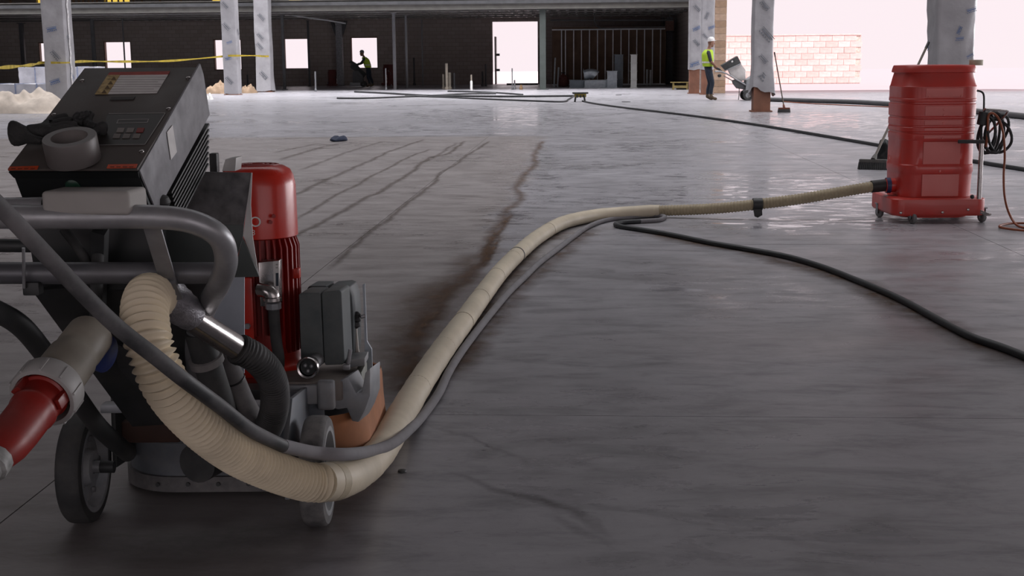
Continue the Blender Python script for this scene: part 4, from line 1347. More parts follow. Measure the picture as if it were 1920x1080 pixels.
for pts in ([(15, 319.5), (70, 318), (73, 311.5), (18, 313)], [(200, 316), (255, 315), (258, 308), (203, 309)]):
    ol = decal(pts, 'orange_label', M_orange, 0.0035)
    (x0, y0), (x1, y1) = pts[0], pts[1]
    for k in range(4):
        xx = x0 + 6 + k * 12
        decal([(xx, y0 - 2.2), (xx + 8, y0 - 2.4), (xx + 8.4, y0 - 4), (xx + .4, y0 - 3.8)], 'label_text', mat('label_text_dark', '#6b2913', 0.7), 0.0046, ol, 0.0003)
# green push button on the near face
c = bp(-0.145, 0.006, -0.044)
MB().lathe([(0.016, 0), (0.016, 0.004), (0.012, 0.007)], c, -EY, 20).build('green_button', mat('dark_green', '#0f3a28', 0.4), parent=cb)

plate([(42, 385), (300, 400), (300, 545), (76, 545), (62, 500)], 2.90, 0.06, 'under_box', M_lidfront, 0.004)
MB().tube(spline([C(120, 430, 2.84), C(150, 470, 2.82), C(175, 520, 2.84), C(182, 600, 2.95)], 0.02), 0.011, 10).build('control_lead', M_rubber, parent=gr)
# --- support sheet behind the handle, stained on its upper half
M_stain = mat('stained_sheet', '#2a2a2b', 0.55, 0.0, 0.5, 26, '#6b6866', 0.5, col2='#747274')
plate([(322, 326), (327, 321), (472, 324), (457, 421), (290, 421), (300, 385)], 3.05, 0.005, 'support_sheet', M_stain)
M_grn = mat('green_grey_sheet', '#474c4b', 0.5, 0.2, 0.12, 10)
plate([(290, 421.5), (457, 421.5), (455, 446), (437, 505), (290, 505)], 3.05, 0.005, 'lower_sheet', M_grn)
plate([(455, 446), (486, 519), (437, 520)], 3.03, 0.006, 'gusset_sheet', M_grn)
M_edge = mat('bright_sheet_edge', '#b5b3b1', 0.5, 0.2, 0.08, 20)
MB().prism(pix([(471, 324), (472.6, 324), (470, 384), (474, 446), (485, 518), (456, 442)], 3.04), (0.0, 0.004, 0)).build('sheet_return', M_edge, parent=gr)

# --- motor
MV = 3.86
mc = C(489, 500, MV)
mu = mc.x
w_top, w_cap, w_bot = C(489, 309, MV - .02).z, C(489, 440, MV).z, C(489, 692, MV).z
RM = 0.112
mo = MB().lathe([(0.02, w_top - 0.004), (0.055, w_top), (0.078, w_top - 0.004), (0.096, w_top - 0.014), (0.106, w_top - 0.032), (RM, w_top - 0.06), (RM + .002, w_cap), (RM - 0.006, w_cap - 0.004), (0.085, w_cap - 0.006)], (mu, MV, 0), (0, 0, 1), 56).build('motor_cowl', M_red, parent=gr)
for k in range(4):       # grille rings on the cowl top
    MB().lathe([(0.018 + k * 0.014, 0), (0.023 + k * 0.014, 0), (0.023 + k * 0.014, 0.004), (0.018 + k * 0.014, 0.004)], (mu, MV, w_top - 0.001 - 0.0006 * k), (0, 0, 1), 32, loop=True).build('grille_ring', M_redfin, parent=mo)
MB().lathe([(0.092, w_bot + .02), (0.092, w_cap - 0.002)], (mu, MV, 0), (0, 0, 1), 40).build('motor_body', M_redfin, parent=gr)
NF = 34
for k in range(NF):
    a = 2 * math.pi * (k + 0.5) / NF
    d = Vector((math.cos(a), math.sin(a), 0))
    s = Vector((-math.sin(a), math.cos(a), 0)) * 0.0024
    lo = w_bot + 0.12 if d.y < -0.5 and abs(d.x) < 0.6 else w_bot + 0.06
    p = [Vector((mu, MV, lo)) + d * 0.088, Vector((mu, MV, lo + 0.006)) + d * 0.117, Vector((mu, MV, w_cap - 0.03)) + d * 0.117, Vector((mu, MV, w_cap - 0.004)) + d * 0.108, Vector((mu, MV, w_cap - 0.004)) + d * 0.088]
    MB().prism([q - s for q in p], s * 2).build('motor_fin', M_redfin, parent=gr)
MB().lathe([(0.07, w_bot + 0.005), (0.118, w_bot + 0.005), (0.122, w_bot + 0.012), (0.122, w_bot + 0.035), (0.112, w_bot + 0.05), (0.10, w_bot + 0.075), (0.09, w_bot + 0.08)], (mu, MV, 0), (0, 0, 1), 40).build('motor_flange', M_red, parent=gr)
MB().lathe([(0.10, w_bot - 0.10), (0.135, w_bot - 0.09), (0.135, w_bot - 0.01), (0.12, w_bot + 0.006)], (mu, MV, 0), (0, 0, 1), 40).build('motor_foot', M_redfin, parent=gr)
# side lugs
MB().box((mu + 0.112, MV - 0.035, C(560, 508, MV).z), (0.022, 0.03, 0.03)).build('lifting_lug', M_red, parent=gr, bevel=0.004)
MB().box((mu - 0.03, MV - 0.115, C(470, 600, MV).z), (0.055, 0.025, 0.30)).build('mounting_pad', M_red, parent=gr, bevel=0.006)
for yy in (595, 655):
    c = Vector((mu - 0.02, MV - 0.128, C(472, yy, MV).z))
    MB().cyl(c, c + Vector((0, -0.012, 0)), 0.009, n=6).build('pad_bolt', M_steel, parent=gr)
# bolts on the cowl
for px, py in ((507, 416), (513, 405)):
    dd = Vector(ray(px, py))
    q = CAM + dd * ((MV - RM * 0.97) / dd.y)
    MB().cyl(q, q + Vector((0.002, -0.008, 0)), 0.006, n=8).build('cowl_bolt', M_redfin, parent=mo)
# white lettering on the cowl, only its last characters stand clear of the support sheet
def cowl_text(name, body, px, py, size):
    u = C(px, py, MV - RM).x
    x = max(-RM, min(RM, u - mu))
    a = math.asin(x / RM)
    w = C(px, py, MV - RM * math.cos(a)).z
    o = Vector((mu + (RM + 0.0015) * math.sin(a), MV - (RM + 0.0015) * math.cos(a), w))
    text_mesh(name, body, size, o, (math.cos(a), math.sin(a), 0), (0, 0, 1), M_white, mo)
cowl_text('lettering', 'O', 468.5, 425, 0.042)
cowl_text('lettering', '8', 471.5, 441, 0.023)

# terminal box with elbow and armoured lead
tb = MB().hexa([C(484, 492, 3.70), C(524, 488, 3.70), C(524, 575, 3.70), C(488, 575, 3.70)], [C(484, 492, 3.70) + Vector((0, .05, 0)), C(524, 488, 3.70) + Vector((0, .05, 0)), C(524, 575, 3.70) + Vector((0, .05, 0)), C(488, 575, 3.70) + Vector((0, .05, 0))]).build('terminal_box', M_chrome, parent=gr, bevel=0.004)
MB().prism(pix([(512, 490), (523, 489), (523.5, 566), (515, 567)], 3.698), (0, -0.001, 0)).build('rating_label', M_label, parent=tb)
MB().prism(pix([(517, 512), (522, 511.5), (522.5, 536), (517.5, 536.5)], 3.696), (0, -0.0008, 0)).build('label_block', mat('label_blue_black', '#26303c', 0.6), parent=tb)
for yy in (495, 501, 543, 550, 557):
    MB().prism(pix([(517, yy), (521, yy - .3), (521, yy + 2), (517, yy + 2.2)], 3.696), (0, -0.0008, 0)).build('label_text', M_ink, parent=tb)
MB().tube(spline([C(489, 543, 3.69), C(500, 545, 3.675), C(509, 551, 3.67), C(512, 562, 3.67)], 0.006), 0.021, 18).build('elbow_fitting', M_chrome, parent=tb)
MB().lathe([(0.02, 0), (0.026, 0.003), (0.026, 0.012), (0.02, 0.014)], C(511, 556, 3.67), (0.02, 0, -1), 20).build('elbow_nut', M_chrome, parent=tb)
MB().lathe([(0.02, 0), (0.023, 0.002), (0.023, 0.018), (0.017, 0.022)], C(512, 567, 3.67), (0.02, 0, -1), 8).build('gland', M_alu, parent=tb)
ld = [(513, 575, 3.67), (515, 610, 3.67), (519, 645, 3.66), (523, 672, 3.65), (521, 692, 3.63), (510, 706, 3.6), (500, 712, 3.58)]
MB().tube(spline([C(*p) for p in ld], 0.01), 0.0165, 16).build('motor_lead', M_rubber, parent=gr)
# small bright bracket beside the cowl
MB().hexa(pix([(416, 321), (441, 321), (443, 296), (422, 299)], 3.5), [p + Vector((0, 0.08, 0)) for p in pix([(416, 321), (441, 321), (443, 296), (422, 299)], 3.5)]).build('bright_bracket', M_edge, parent=gr, bevel=0.002)
MB().box(C(402, 305, 3.42), (0.02, 0.03, 0.05)).build('hinge_block', M_black, parent=gr, bevel=0.003)

# --- front deck: cast carriage, weights, lever
zd = C(600, 716, 3.6).z
dk_ = MB().hexa([C(528, 716, 3.56), C(640, 716, 3.56), C(690, 678, 3.98), C(520, 678, 3.98)], [p - Vector((0, 0, 0.055)) for p in (C(528, 716, 3.56), C(640, 716, 3.56), C(690, 678, 3.98), C(520, 678, 3.98))]).build('deck_casting', mat('dusty_deck', '#7b726c', 0.65, 0.1, 0.15, 16), parent=gr, bevel=0.006)
MB().box(C(572, 738, 3.555) + Vector((0, -0.006, 0)), (0.125, 0.02, 0.055)).build('deck_front_rail', M_alu, parent=gr, bevel=0.006)
MB().box(C(612, 740, 3.545), (0.05, 0.03, 0.085)).build('deck_corner_lug', M_alu, parent=gr, bevel=0.012, seg=3)
MB().box(C(574, 770, 3.58), (0.10, 0.03, 0.075)).build('rail_web', M_house, parent=gr, bevel=0.004)
plate([(531, 735), (566, 735), (570, 800), (560, 838), (531, 838)], 3.50, 0.012, 'side_web', M_house, 0.002)
# hooked carriage arm on the right
arm = [(640, 712), (652, 706), (668, 738), (678, 735), (684, 700), (694, 690), (694, 742), (684, 770), (672, 792), (660, 790), (650, 765), (634, 768), (612, 762), (622, 726)]
MB().prism(pix(arm, 3.58), (0.02, 0.09, 0)).build('carriage_arm', M_alu, parent=gr, bevel=0.004)
MB().hexa(pix([(664, 700), (678, 698), (680, 735), (668, 740)], 3.7), [p + Vector((0, .14, 0)) for p in pix([(664, 700), (678, 698), (680, 735), (668, 740)], 3.7)]).build('inner_arm', mat('pale_green_arm', '#85877f', 0.6), parent=gr, bevel=0.003)
MB().hexa(pix([(646, 690), (684, 686), (684, 672), (648, 676)], 3.72), [p + Vector((0, .1, 0)) for p in pix([(646, 690), (684, 686), (684, 672), (648, 676)], 3.72)]).build('clamp_block', M_alu, parent=gr, bevel=0.003)
MB().cyl(C(651, 692, 3.70), C(657, 655, 3.70), 0.006, n=10).build('clamp_bolt', M_steel, parent=gr)
MB().box(C(650, 688, 3.69), (0.02, 0.02, 0.016)).build('clamp_nut', M_steel, parent=gr, bevel=0.003)
# weights: two near slabs and two taller ones behind
M_wt = mat('grey_green_weight', '#454c4e', 0.5, 0.1, 0.2, 14, '#7b7c79', 0.5)
def weight(pts, v, dep, name='weight_slab'):
    return MB().prism(pix(pts, v), (0.012, dep, 0)).build(name, M_wt, parent=gr, bevel=0.007, seg=3)
weight([(560, 552), (568, 549), (599, 549), (601, 553), (607, 680), (604, 684), (567, 684), (564, 678)], 3.70, 0.10)
weight([(602.5, 551), (606, 547), (636, 544), (640, 548), (646, 676), (642, 684), (610, 685), (608, 680)], 3.70, 0.10)
weight([(576, 540), (580, 536), (612, 536), (613, 541), (613, 640), (578, 640)], 3.84, 0.09)
weight([(615.5, 541), (619, 537), (646, 535), (654, 538), (660, 556), (663, 590), (663, 660), (656, 682), (640, 682), (617, 660)], 3.83, 0.10)
# open tube end with chrome rim
tc_ = C(578, 689, 3.56)
MB().lathe([(0.026, 0), (0.031, 0.0), (0.032, -0.006), (0.029, -0.012), (0.024, -0.010), (0.023, 0.04)], tc_, (0.05, 1, 0), 28, loop=True).build('lock_knob_rim', M_chrome, parent=gr)
MB().lathe([(0.022, 0), (0.022, 0.02)], tc_, (0.05, 1, 0), 20).build('lock_knob_core', M_dark, parent=gr)
for k in range(3):
    a = k * 2.1 + 0.4
    MB().ball(tc_ + Vector((math.cos(a) * 0.01, -0.001, math.sin(a) * 0.01)), 0.006, n=10).build('lock_ball', M_steel, parent=gr)
MB().cyl(tc_ + Vector((0, 0.02, 0)), tc_ + Vector((0.004, 0.14, -0.01)), 0.02, n=16).build('lock_shaft', M_steel, parent=gr)
# lever and strap
MB().prism(pix([(679.5, 534), (684, 532), (688, 640), (697, 655), (699, 722), (690, 744), (684, 660), (681, 560)], 3.86), (0, 0.012, 0)).build('lever_strap', M_galv, parent=gr)
MB().cyl(C(684, 592, 3.855), C(676, 594, 3.85), 0.006, n=10).build('strap_pin', M_steel, parent=gr)
MB().lathe([(0.004, -0.026), (0.014, -0.018), (0.010, -0.006), (0.014, 0.0), (0.010, 0.008), (0.013, 0.018), (0.004, 0.026)], C(668, 600, 3.86), (0.1, 0, 1), 14).build('clamp_knob', M_black, parent=gr)
MB().prism(pix([(664, 618), (669, 617), (672, 655), (676, 676), (668, 680), (662, 676)], 3.86), (0, 0.016, 0)).build('clamp_lever', mat('pale_lever', '#a8a29a', 0.5), parent=gr, bevel=0.002)

# --- dust pickup: taped pipe, ribbed hose and spouts
t0, t1, t2 = C(303, 543, 2.76), C(350, 592, 2.82), C(452, 657, 2.95)
MB().cyl(t1 - (t2 - t1) * 0.25, t2, 0.0285, n=28).build('polished_pipe', M_chrome, parent=gr)
ring_r = [0.040, 0.0415, 0.0395, 0.041, 0.039, 0.0405, 0.038, 0.0395, 0.0365, 0.035, 0.031]
tp_ = [t0 + (t1 + Vector((.012, .01, -.008)) - t0) * (k / 10) for k in range(11)]
MB().tube(tp_, ring_r, 22).build('duct_tape_wrap', mat('silver_duct_tape', '#8b898e', 0.35, 0.4, 0.25, 45, bump=0.4), parent=gr)
rb = spline([C(446, 653, 2.94), C(480, 672, 2.97), C(508, 705, 3.02), C(516, 750, 3.08), C(506, 795, 3.15), C(480, 840, 3.25)], 0.0022)
acc, rad = 0.0, []
for i, p in enumerate(rb):
    if i: acc += (p - rb[i - 1]).length
    rad.append(0.0345 + 0.0014 * math.sin(acc * 2 * math.pi / 0.009))
MB().tube(rb, rad, 20).build('ribbed_hose', mat('black_ribbed', '#2b2b2c', 0.6, 0, 0.2, 25, '#4e4b4a', 0.5), parent=gr)
MB().lathe([(0.030, 0), (0.037, 0), (0.037, 0.008), (0.030, 0.008)], C(449, 655, 2.945), (C(452, 657, 2.95) - t1), 24, loop=True).build('hose_clamp', M_black, parent=gr)
MB().tube(spline([C(372, 620, 3.02), C(392, 690, 3.05), C(415, 760, 3.12), C(440, 840, 3.25)], 0.02), 0.034, 18).build('dark_hose', M_rubber, parent=gr)
MB().lathe([(0.034, 0), (0.042, 0.003), (0.042, 0.02), (0.034, 0.024)], C(384, 668, 3.04), C(392, 690, 3.05) - C(384, 668, 3.04), 20).build('dusty_collar', M_dustrub, parent=gr)
MB().tube(spline([C(415, 655, 3.12), C(436, 705, 3.13), C(456, 752, 3.16), C(470, 778, 3.2)], 0.02), 0.027, 16).build('dusty_spout', M_dustrub, parent=gr)
MB().lathe([(0.0265, 0), (0.0285, 0), (0.0285, 0.004), (0.0265, 0.004)], C(438, 710, 3.13), C(456, 752, 3.16) - C(436, 705, 3.13), 20, loop=True).build('spout_tie', M_black, parent=gr)
MB().box(C(365, 585, 2.98), (0.05, 0.03, 0.045), Matrix.Rotation(math.radians(25), 3, 'Y')).build('orange_hinge', mat('rust_orange', '#6b4334', 0.6), parent=gr, bevel=0.004)

# --- power inlet on the machine's left
def axis_pt(px, py, v): return C(px, py, v)
i0, i1 = C(168, 630, 2.48), C(98, 722, 2.32)
dv = (i1 - i0).normalized()
M_inlet = mat('dusty_beige_inlet', '#7d766b', 0.5, 0, 0.12, 14, '#a39c90', 0.5)
L_i = (i1 - i0).length
MB().lathe([(0.036, -0.012), (0.0435, -0.004), (0.0445, 0.0), (0.0445, L_i * 0.30), (0.0435, L_i * 0.32), (0.0445, L_i * 0.46), (0.047, L_i * 0.49), (0.0475, L_i * 0.9), (0.049, L_i)], i0, dv, 32).build('power_inlet', M_inlet, parent=gr)
M_ring = mat('dusty_white_ring', '#9c9a98', 0.5, 0, 0.1, 14)
MB().lathe([(0.049, 0), (0.058, 0.002), (0.0615, 0.008), (0.0615, 0.046), (0.059, 0.050), (0.052, 0.050), (0.051, 0.046), (0.050, 0.0)], i0 + dv * (L_i - 0.006), dv, 40, loop=True).build('locking_ring', M_ring, parent=gr)
for k in range(10):
    a = k * 2 * math.pi / 10
    x = dv.orthogonal().normalized()
    y = dv.cross(x)
    d = x * math.cos(a) + y * math.sin(a)
    p = i0 + dv * (L_i + 0.006) + d * 0.0618
    MB().bar(p, p + dv * 0.036, 0.004, 0.0035, d).build('ring_rib', M_ring, parent=gr)
M_blue = mat('blue_lid', '#1c2f6b', 0.4)
MB().lathe([(0.03, 0), (0.037, 0.002), (0.037, 0.012), (0.03, 0.016)], C(190, 662, 2.52), (1, -0.35, -0.2), 24).build('blue_lid', M_blue, parent=gr)
MB().tube(spline([i0 - dv * 0.005, i0 - dv * 0.03 + Vector((0, 0.03, 0.01)), C(180, 570, 2.72), C(184, 480, 2.80)], 0.02), 0.013, 14).build('inlet_lead', M_rubber, parent=gr)

# the red plug pushed into it, with its cable hanging out of the picture
r0 = i1 + dv * 0.022
pl = thing('power_plug', 'red industrial plug pushed into the pale ring at the lower left', 'plug', (r0.x - 0.05, r0.y - 0.05, 0))
MB().lathe([(0.030, 0.0), (0.044, 0.002), (0.0445, 0.016), (0.0405, 0.020), (0.040, 0.05), (0.0425, 0.054), (0.0425, 0.064), (0.040, 0.07), (0.0395, 0.12), (0.037, 0.16), (0.030, 0.19), (0.026, 0.2)], r0, dv, 36).build('plug_body', mat('red_plug_plastic', '#8c1f18', 0.35, 0, 0.12, 18, '#5c2c26', 0.5), parent=pl)
x_ = dv.orthogonal().normalized()
y_ = dv.cross(x_)
for a in (0.4, 2.5, 4.6):
    d = x_ * math.cos(a) + y_ * math.sin(a)
    MB().bar(r0 + dv * 0.012 + d * 0.045, r0 + dv * 0.05 + d * 0.043, 0.02, 0.012, d).build('latch_lug', mat('dark_red_lug', '#7a1c16', 0.4, 0, 0.15, 20), parent=pl, bevel=0.002)
MB().lathe([(0.026, 0.195), (0.030, 0.2), (0.030, 0.225), (0.024, 0.23), (0.022, 0.25)], r0, dv, 12).build('cable_gland', mat('worn_grey_gland', '#8b8a88', 0.6, 0, 0.35, 60), parent=pl)
e0 = r0 + dv * 0.24
MB().tube(spline([e0, e0 + dv * 0.1, e0 + dv * 0.22 + Vector((0, 0, -0.06)), Vector((e0.x - 0.25, e0.y - 0.2, 0.2)), Vector((e0.x - 0.3, e0.y - 0.15, 0.03)), Vector((e0.x - 0.7, e0.y + 0.2, 0.02))], 0.03), 0.016, 12).build('plug_cable', M_rubber, parent=pl)

# ------------------------------------------------------------------ on the control box: tape roll and gloves
c0 = onp(128, 318, 0.004)
tr = thing('duct_tape_roll', 'roll of grey duct tape on the control box lid', 'tape roll', c0)
MB().lathe([(0.036, 0), (0.052, 0), (0.053, 0.002), (0.053, 0.050), (0.052, 0.052), (0.036, 0.052)], c0 + EY * 0.035, EN * 0.75 + Vector((0, 0, 1)) * 0.25, 48, loop=True).build('tape_band', mat('grey_duct_tape', '#66615f', 0.45, 0.1, 0.06, 10), parent=tr)
MB().lathe([(0.0355, 0.001), (0.038, 0.001), (0.038, 0.051), (0.0355, 0.051)], c0 + EY * 0.035, EN * 0.75 + Vector((0, 0, 1)) * 0.25, 40, loop=True).build('cardboard_core', mat('core_card', '#6f6966', 0.7), parent=tr)

M_glove = mat('black_glove', '#242424', 0.7, 0, 0.3, 30, '#3e3c3b', 0.5, 0.4)
def glove(name, label, pts, rad, edges, root):
    J = {k: onp(x, y, h) for k, (x, y, h) in pts.items()}
    me = skin_mesh(name, J, edges, rad, root, 2)
    o = mesh_to_mb(me).build(name, M_glove, base=J[root], sharp=80, merge=0)
    return tag(o, label, 'glove')
fE = [('cuff', 'wrist'), ('wrist', 'palm'), ('palm', 'k1'), ('k1', 'f1'), ('f1', 'g1'), ('palm', 'k2'), ('k2', 'f2'), ('f2', 'g2'), ('palm', 'k3'), ('k3', 'f3'), ('f3', 'g3'), ('palm', 'k4'), ('k4', 'f4'), ('f4', 'g4'), ('wrist', 'th'), ('th', 'tt')]
fR = {'cuff': (0.018, 0.046), 'wrist': (0.017, 0.021), 'palm': (0.016, 0.021), 'th': 0.010, 'tt': 0.008}
for k in range(1, 5):
    fR['k%d' % k], fR['f%d' % k], fR['g%d' % k] = 0.0095, 0.009, 0.0075
glove('work_glove', 'dark work glove lying across the control box with its cuff over the edge',
      {'cuff': (8, 250, .03), 'wrist': (34, 250, .03), 'palm': (78, 246, .03), 'k1': (100, 246, .035), 'f1': (124, 240, .04), 'g1': (152, 246, .042),
       'k2': (100, 240, .03), 'f2': (122, 234, .03), 'g2': (146, 233, .03), 'k3': (98, 233, .025), 'f3': (118, 227, .022), 'g3': (138, 224, .02),
       'k4': (94, 228, .02), 'f4': (112, 221, .018), 'g4': (128, 217, .016), 'th': (62, 262, .03), 'tt': (82, 264, .03)}, fR, fE, 'wrist')
glove('work_glove', 'grey-dusted work glove folded behind the duct tape roll',
      {'cuff': (206, 243, .012), 'wrist': (190, 240, .016), 'palm': (165, 236, .02), 'k1': (148, 230, .02), 'f1': (140, 220, .028), 'g1': (150, 212, .036),
       'k2': (152, 226, .02), 'f2': (150, 216, .03), 'g2': (160, 210, .036), 'k3': (158, 224, .02), 'f3': (160, 214, .03), 'g3': (168, 209, .034),
       'k4': (166, 222, .02), 'f4': (170, 214, .026), 'g4': (174, 209, .03), 'th': (176, 250, .014), 'tt': (163, 256, .012)},
      {k: (tuple(x * 0.6 for x in v) if isinstance(v, tuple) else v * 0.9) for k, v in fR.items()}, fE, 'wrist')

# ------------------------------------------------------------------ vacuum hose across the floor
def ribs(path, r0, amp, pitch, n=20):
    acc, rad = 0.0, []
    for i, p in enumerate(path):
        if i: acc += (p - path[i - 1]).length
        c = math.cos(acc * 2 * math.pi / pitch)
        rad.append(r0 + amp * c)
    return MB().tube(path, rad, n)
ho = thing('vacuum_hose', 'long beige vacuum hose snaking from the grinder to the red vacuum', 'hose', G(760, 780))
near = [C(299, 560, 2.83), C(290, 556, 2.74), C(277, 558, 2.65), C(271, 592, 2.58), C(282, 655, 2.53), C(316, 730, 2.55), C(372, 795, 2.64), C(440, 848, 2.78), C(510, 882, 2.92), C(570, 902, 3.03), C(600, 905, 3.07)]
mid = [C(600, 905, 3.07), C(645, 898, 3.2), G(690, 871, .085), G(722, 833, .06), G(748, 786, .05), G(790, 716, .05), G(830, 656, .05), G(870, 602, .05), G(903, 556, .05), G(940, 508, .05), G(980, 468, .05), G(1012, 442, .05), G(1055, 418, .05), G(1110, 405, .05), G(1165, 399.5, .05), G(1225, 395.5, .05)]
v_i = 9.80
far = [G(1225, 395.5, .05), C(1300, 393, 10.0), C(1360, 389.5, 9.93), C(1420, 383, 9.89), C(1500, 373, 9.86), C(1570, 361, 9.83), C(1638, 349.5, v_i)]
def rib_path(pts, pitch, k=6):
    l = path_len(spline(pts, 0.004))
    n = round(l / pitch)
    return spline(pts, l / (n * k)), l / n
nearp, pitch_n = rib_path(near, 0.0162)
ribs(nearp, 0.0432, 0.0056, pitch_n, 24).build('ribbed_length', M_beige, parent=ho, sharp=75)
M_sleeve = mat('beige_sleeve', '#c6baa4', 0.5, 0.0, 0.1, 4, '#8d8374', 0.45)
midp = spline(mid, 0.03)
MB().tube(midp, [0.0480 + 0.0006 * math.sin(i * 0.9) + 0.0005 * math.sin(i * 2.3) for i in range(len(midp))], 22).build('sleeved_length', M_sleeve, parent=ho, sharp=80)
farp, pitch_f = rib_path(far, 0.024)
ribs(farp, 0.040, 0.0028, pitch_f, 18).build('ribbed_length', mat('beige_far_hose', '#a3957a', 0.55, 0, 0.1, 7, '#6f6553', 0.4), parent=ho, sharp=75)
# tape joints and creases along the sleeve
M_joint = mat('sleeve_joint', '#b0a48d', 0.6)
M_jdark = mat('dark_joint', '#3f3b38', 0.6)
def band(path, s, wd, r, m, name):
    q = clip_path(path, s - wd / 2, s + wd / 2)
    if len(q) < 2:
        acc = 0.0
        for i in range(1, len(path)):
            acc += (path[i] - path[i - 1]).length
            if acc >= s:
                d = (path[i] - path[i - 1]).normalized()
                q = [path[i] - d * wd / 2, path[i] + d * wd / 2]
                break
    if len(q) > 1:
        MB().tube(q, r, 22).build(name, m, parent=ho)
Lm = path_len(midp)
band(midp, 0.05, 0.03, 0.0493, M_joint, 'glue_joint')
for f in (0.20, 0.29, 0.36, 0.44, 0.53, 0.62, 0.80):
    band(midp, Lm * f, 0.007, 0.0492, M_joint, 'sleeve_crease')
band(midp, Lm * 0.64, 0.02, 0.0495, M_jdark, 'dark_tie')
band(farp, 0.02, 0.06, 0.046, M_sleeve, 'end_cuff')
# strap with hanging tail, black cuff at the vacuum
sc0 = C(1420, 384, 9.88)
MB().tube([sc0 - Vector((0.035, 0, -.004)), sc0 + Vector((0.035, 0, 0.004))], 0.047, 20).build('strap', M_black, parent=ho)
MB().prism([sc0 + Vector((-0.035, -0.03, -0.03)), sc0 + Vector((0.03, -0.03, -0.02)), sc0 + Vector((0.035, -0.035, -0.075)), sc0 + Vector((0.0, -0.035, -0.095)), sc0 + Vector((-0.025, -0.035, -0.085))], (0, 0.012, 0)).build('strap_tail', M_black, parent=ho, bevel=0.003)
MB().tube([C(1634, 350, v_i), C(1662, 347, v_i + .01)], 0.046, 24).build('black_cuff', M_black, parent=ho)

# ------------------------------------------------------------------ power cable
pc = thing('power_cable', 'thick power cable running beside the beige hose and off to the right', 'cable', G(1500, 486))
zc = 0.017
c_near = [C(-330, 1010, 2.65), C(-325, 700, 2.5), C(-270, 380, 2.35), C(-170, 275, 2.2), C(-60, 335, 2.18), C(0, 388, 2.22), C(60, 450, 2.27), C(150, 545, 2.33), C(220, 613, 2.38), C(290, 668, 2.42), C(345, 712, 2.48), C(410, 760, 2.6), C(470, 806, 2.75), C(530, 836, 2.92)]
c_mid = [C(530, 836, 2.92), C(590, 849, 3.06), C(650, 852, 3.13), G(702, 844, .135), G(738, 830, .10), G(766, 807, .055), G(791, 781, zc), G(822, 738, zc), G(840, 700, zc), G(862, 664, zc), G(890, 626, zc), G(925, 582, zc), G(955, 547, zc), G(985, 518, zc), G(1012, 492, zc), G(1045, 467, zc), G(1075, 444, zc), G(1105, 424, zc), G(1140, 412, zc), G(1185, 407, zc), G(1228, 404, zc), G(1246, 406.5, zc), G(1235, 412.5, zc), G(1200, 415, zc)]
c_far = [G(1200, 415, zc), G(1168, 417, zc), G(1154, 420.5, zc), G(1166, 425, zc), G(1205, 431, zc), G(1262, 441, zc), G(1330, 455, zc), G(1400, 467, zc), G(1475, 481, zc), G(1540, 500, zc), G(1600, 523, zc), G(1655, 546, zc), G(1700, 567, zc), G(1760, 600, zc), G(1820, 631, zc), G(1880, 652, zc), G(1980, 690, zc), G(2120, 735, zc), G(2320, 770, zc), G(2600, 790, zc), G(3000, 780, zc)]
M_cblack = mat('dusty_black_cable', '#323335', 0.55, 0, 0.25, 14, '#7b7879', 0.75)
M_cgrey = mat('grey_dust_cable', '#737174', 0.8, 0, 0.15, 10, '#8a8688', 0.7)
MB().tube(spline(c_near, 0.015), 0.0155, 18).build('cable_run', M_cblack, parent=pc, sharp=80)
MB().tube(spline(c_mid, 0.02), [0.0165] * len(spline(c_mid, 0.02)), 16).build('cable_run', M_cgrey, parent=pc, sharp=80)
MB().tube(spline(c_far, 0.02), 0.0175, 14).build('cable_run', mat('clean_black_cable', '#1b1d1f', 0.42, 0, 0.2, 9, '#44464a', 0.35), parent=pc, sharp=80)
# ------------------------------------------------------------------ red vacuum
vb = G(1748, 418)
VU, VV = vb.x + 0.045, vb.y + 0.28
va = thing('industrial_vacuum', 'big red drum vacuum on casters standing at the right', 'vacuum', (VU, VV, 0))
def zv(y): return C(1748, y, 9.58).z
M_vred = mat('vacuum_red', '#bd332a', 0.34, 0.0, 0.08, 4, '#8d4a44', 0.45, coat=0.2)
M_vred2 = mat('vacuum_red_sheen_dust', '#d0716b', 0.5, 0.0, 0.05, 6, '#c98a84', 0.5)  # dusty red, paled for the sheen on the flat front
def sq(h, w, r=0.145, du=0, n=8):
    h = h * 0.885
    return rr(VU - h + du, VU + h + du, VV - h, VV + h, min(r, h * 0.98), w, n)
prof = [(0.285, 418), (0.292, 403), (0.292, 375), (0.304, 370), (0.308, 330), (0.309, 326), (0.3135, 323.5), (0.3135, 311), (0.309, 309), (0.308, 264), (0.312, 262), (0.312, 252), (0.306, 250.5), (0.306, 248), (0.313, 246.5), (0.3135, 240), (0.311, 239), (0.311, 236), (0.314, 235), (0.314, 224), (0.307, 222.5), (0.307, 220), (0.314, 218.5), (0.315, 196.5), (0.308, 195), (0.308, 192), (0.315, 190.5), (0.3155, 186), (0.313, 185), (0.313, 183), (0.314, 163), (0.309, 161), (0.297, 146), (0.287, 136), (0.275, 134)]
MB().loft([sq(h, max(0.035, zv(y))) for h, y in prof]).build('drum', M_vred, parent=va, sharp=30)
MB().loft([sq(h, zv(y), 0.135) for h, y in ((0.290, 137), (0.303, 135.5), (0.300, 130), (0.293, 124), (0.288, 122.5), (0.20, 121.5))]).build('lid', M_vred, parent=va, sharp=30)
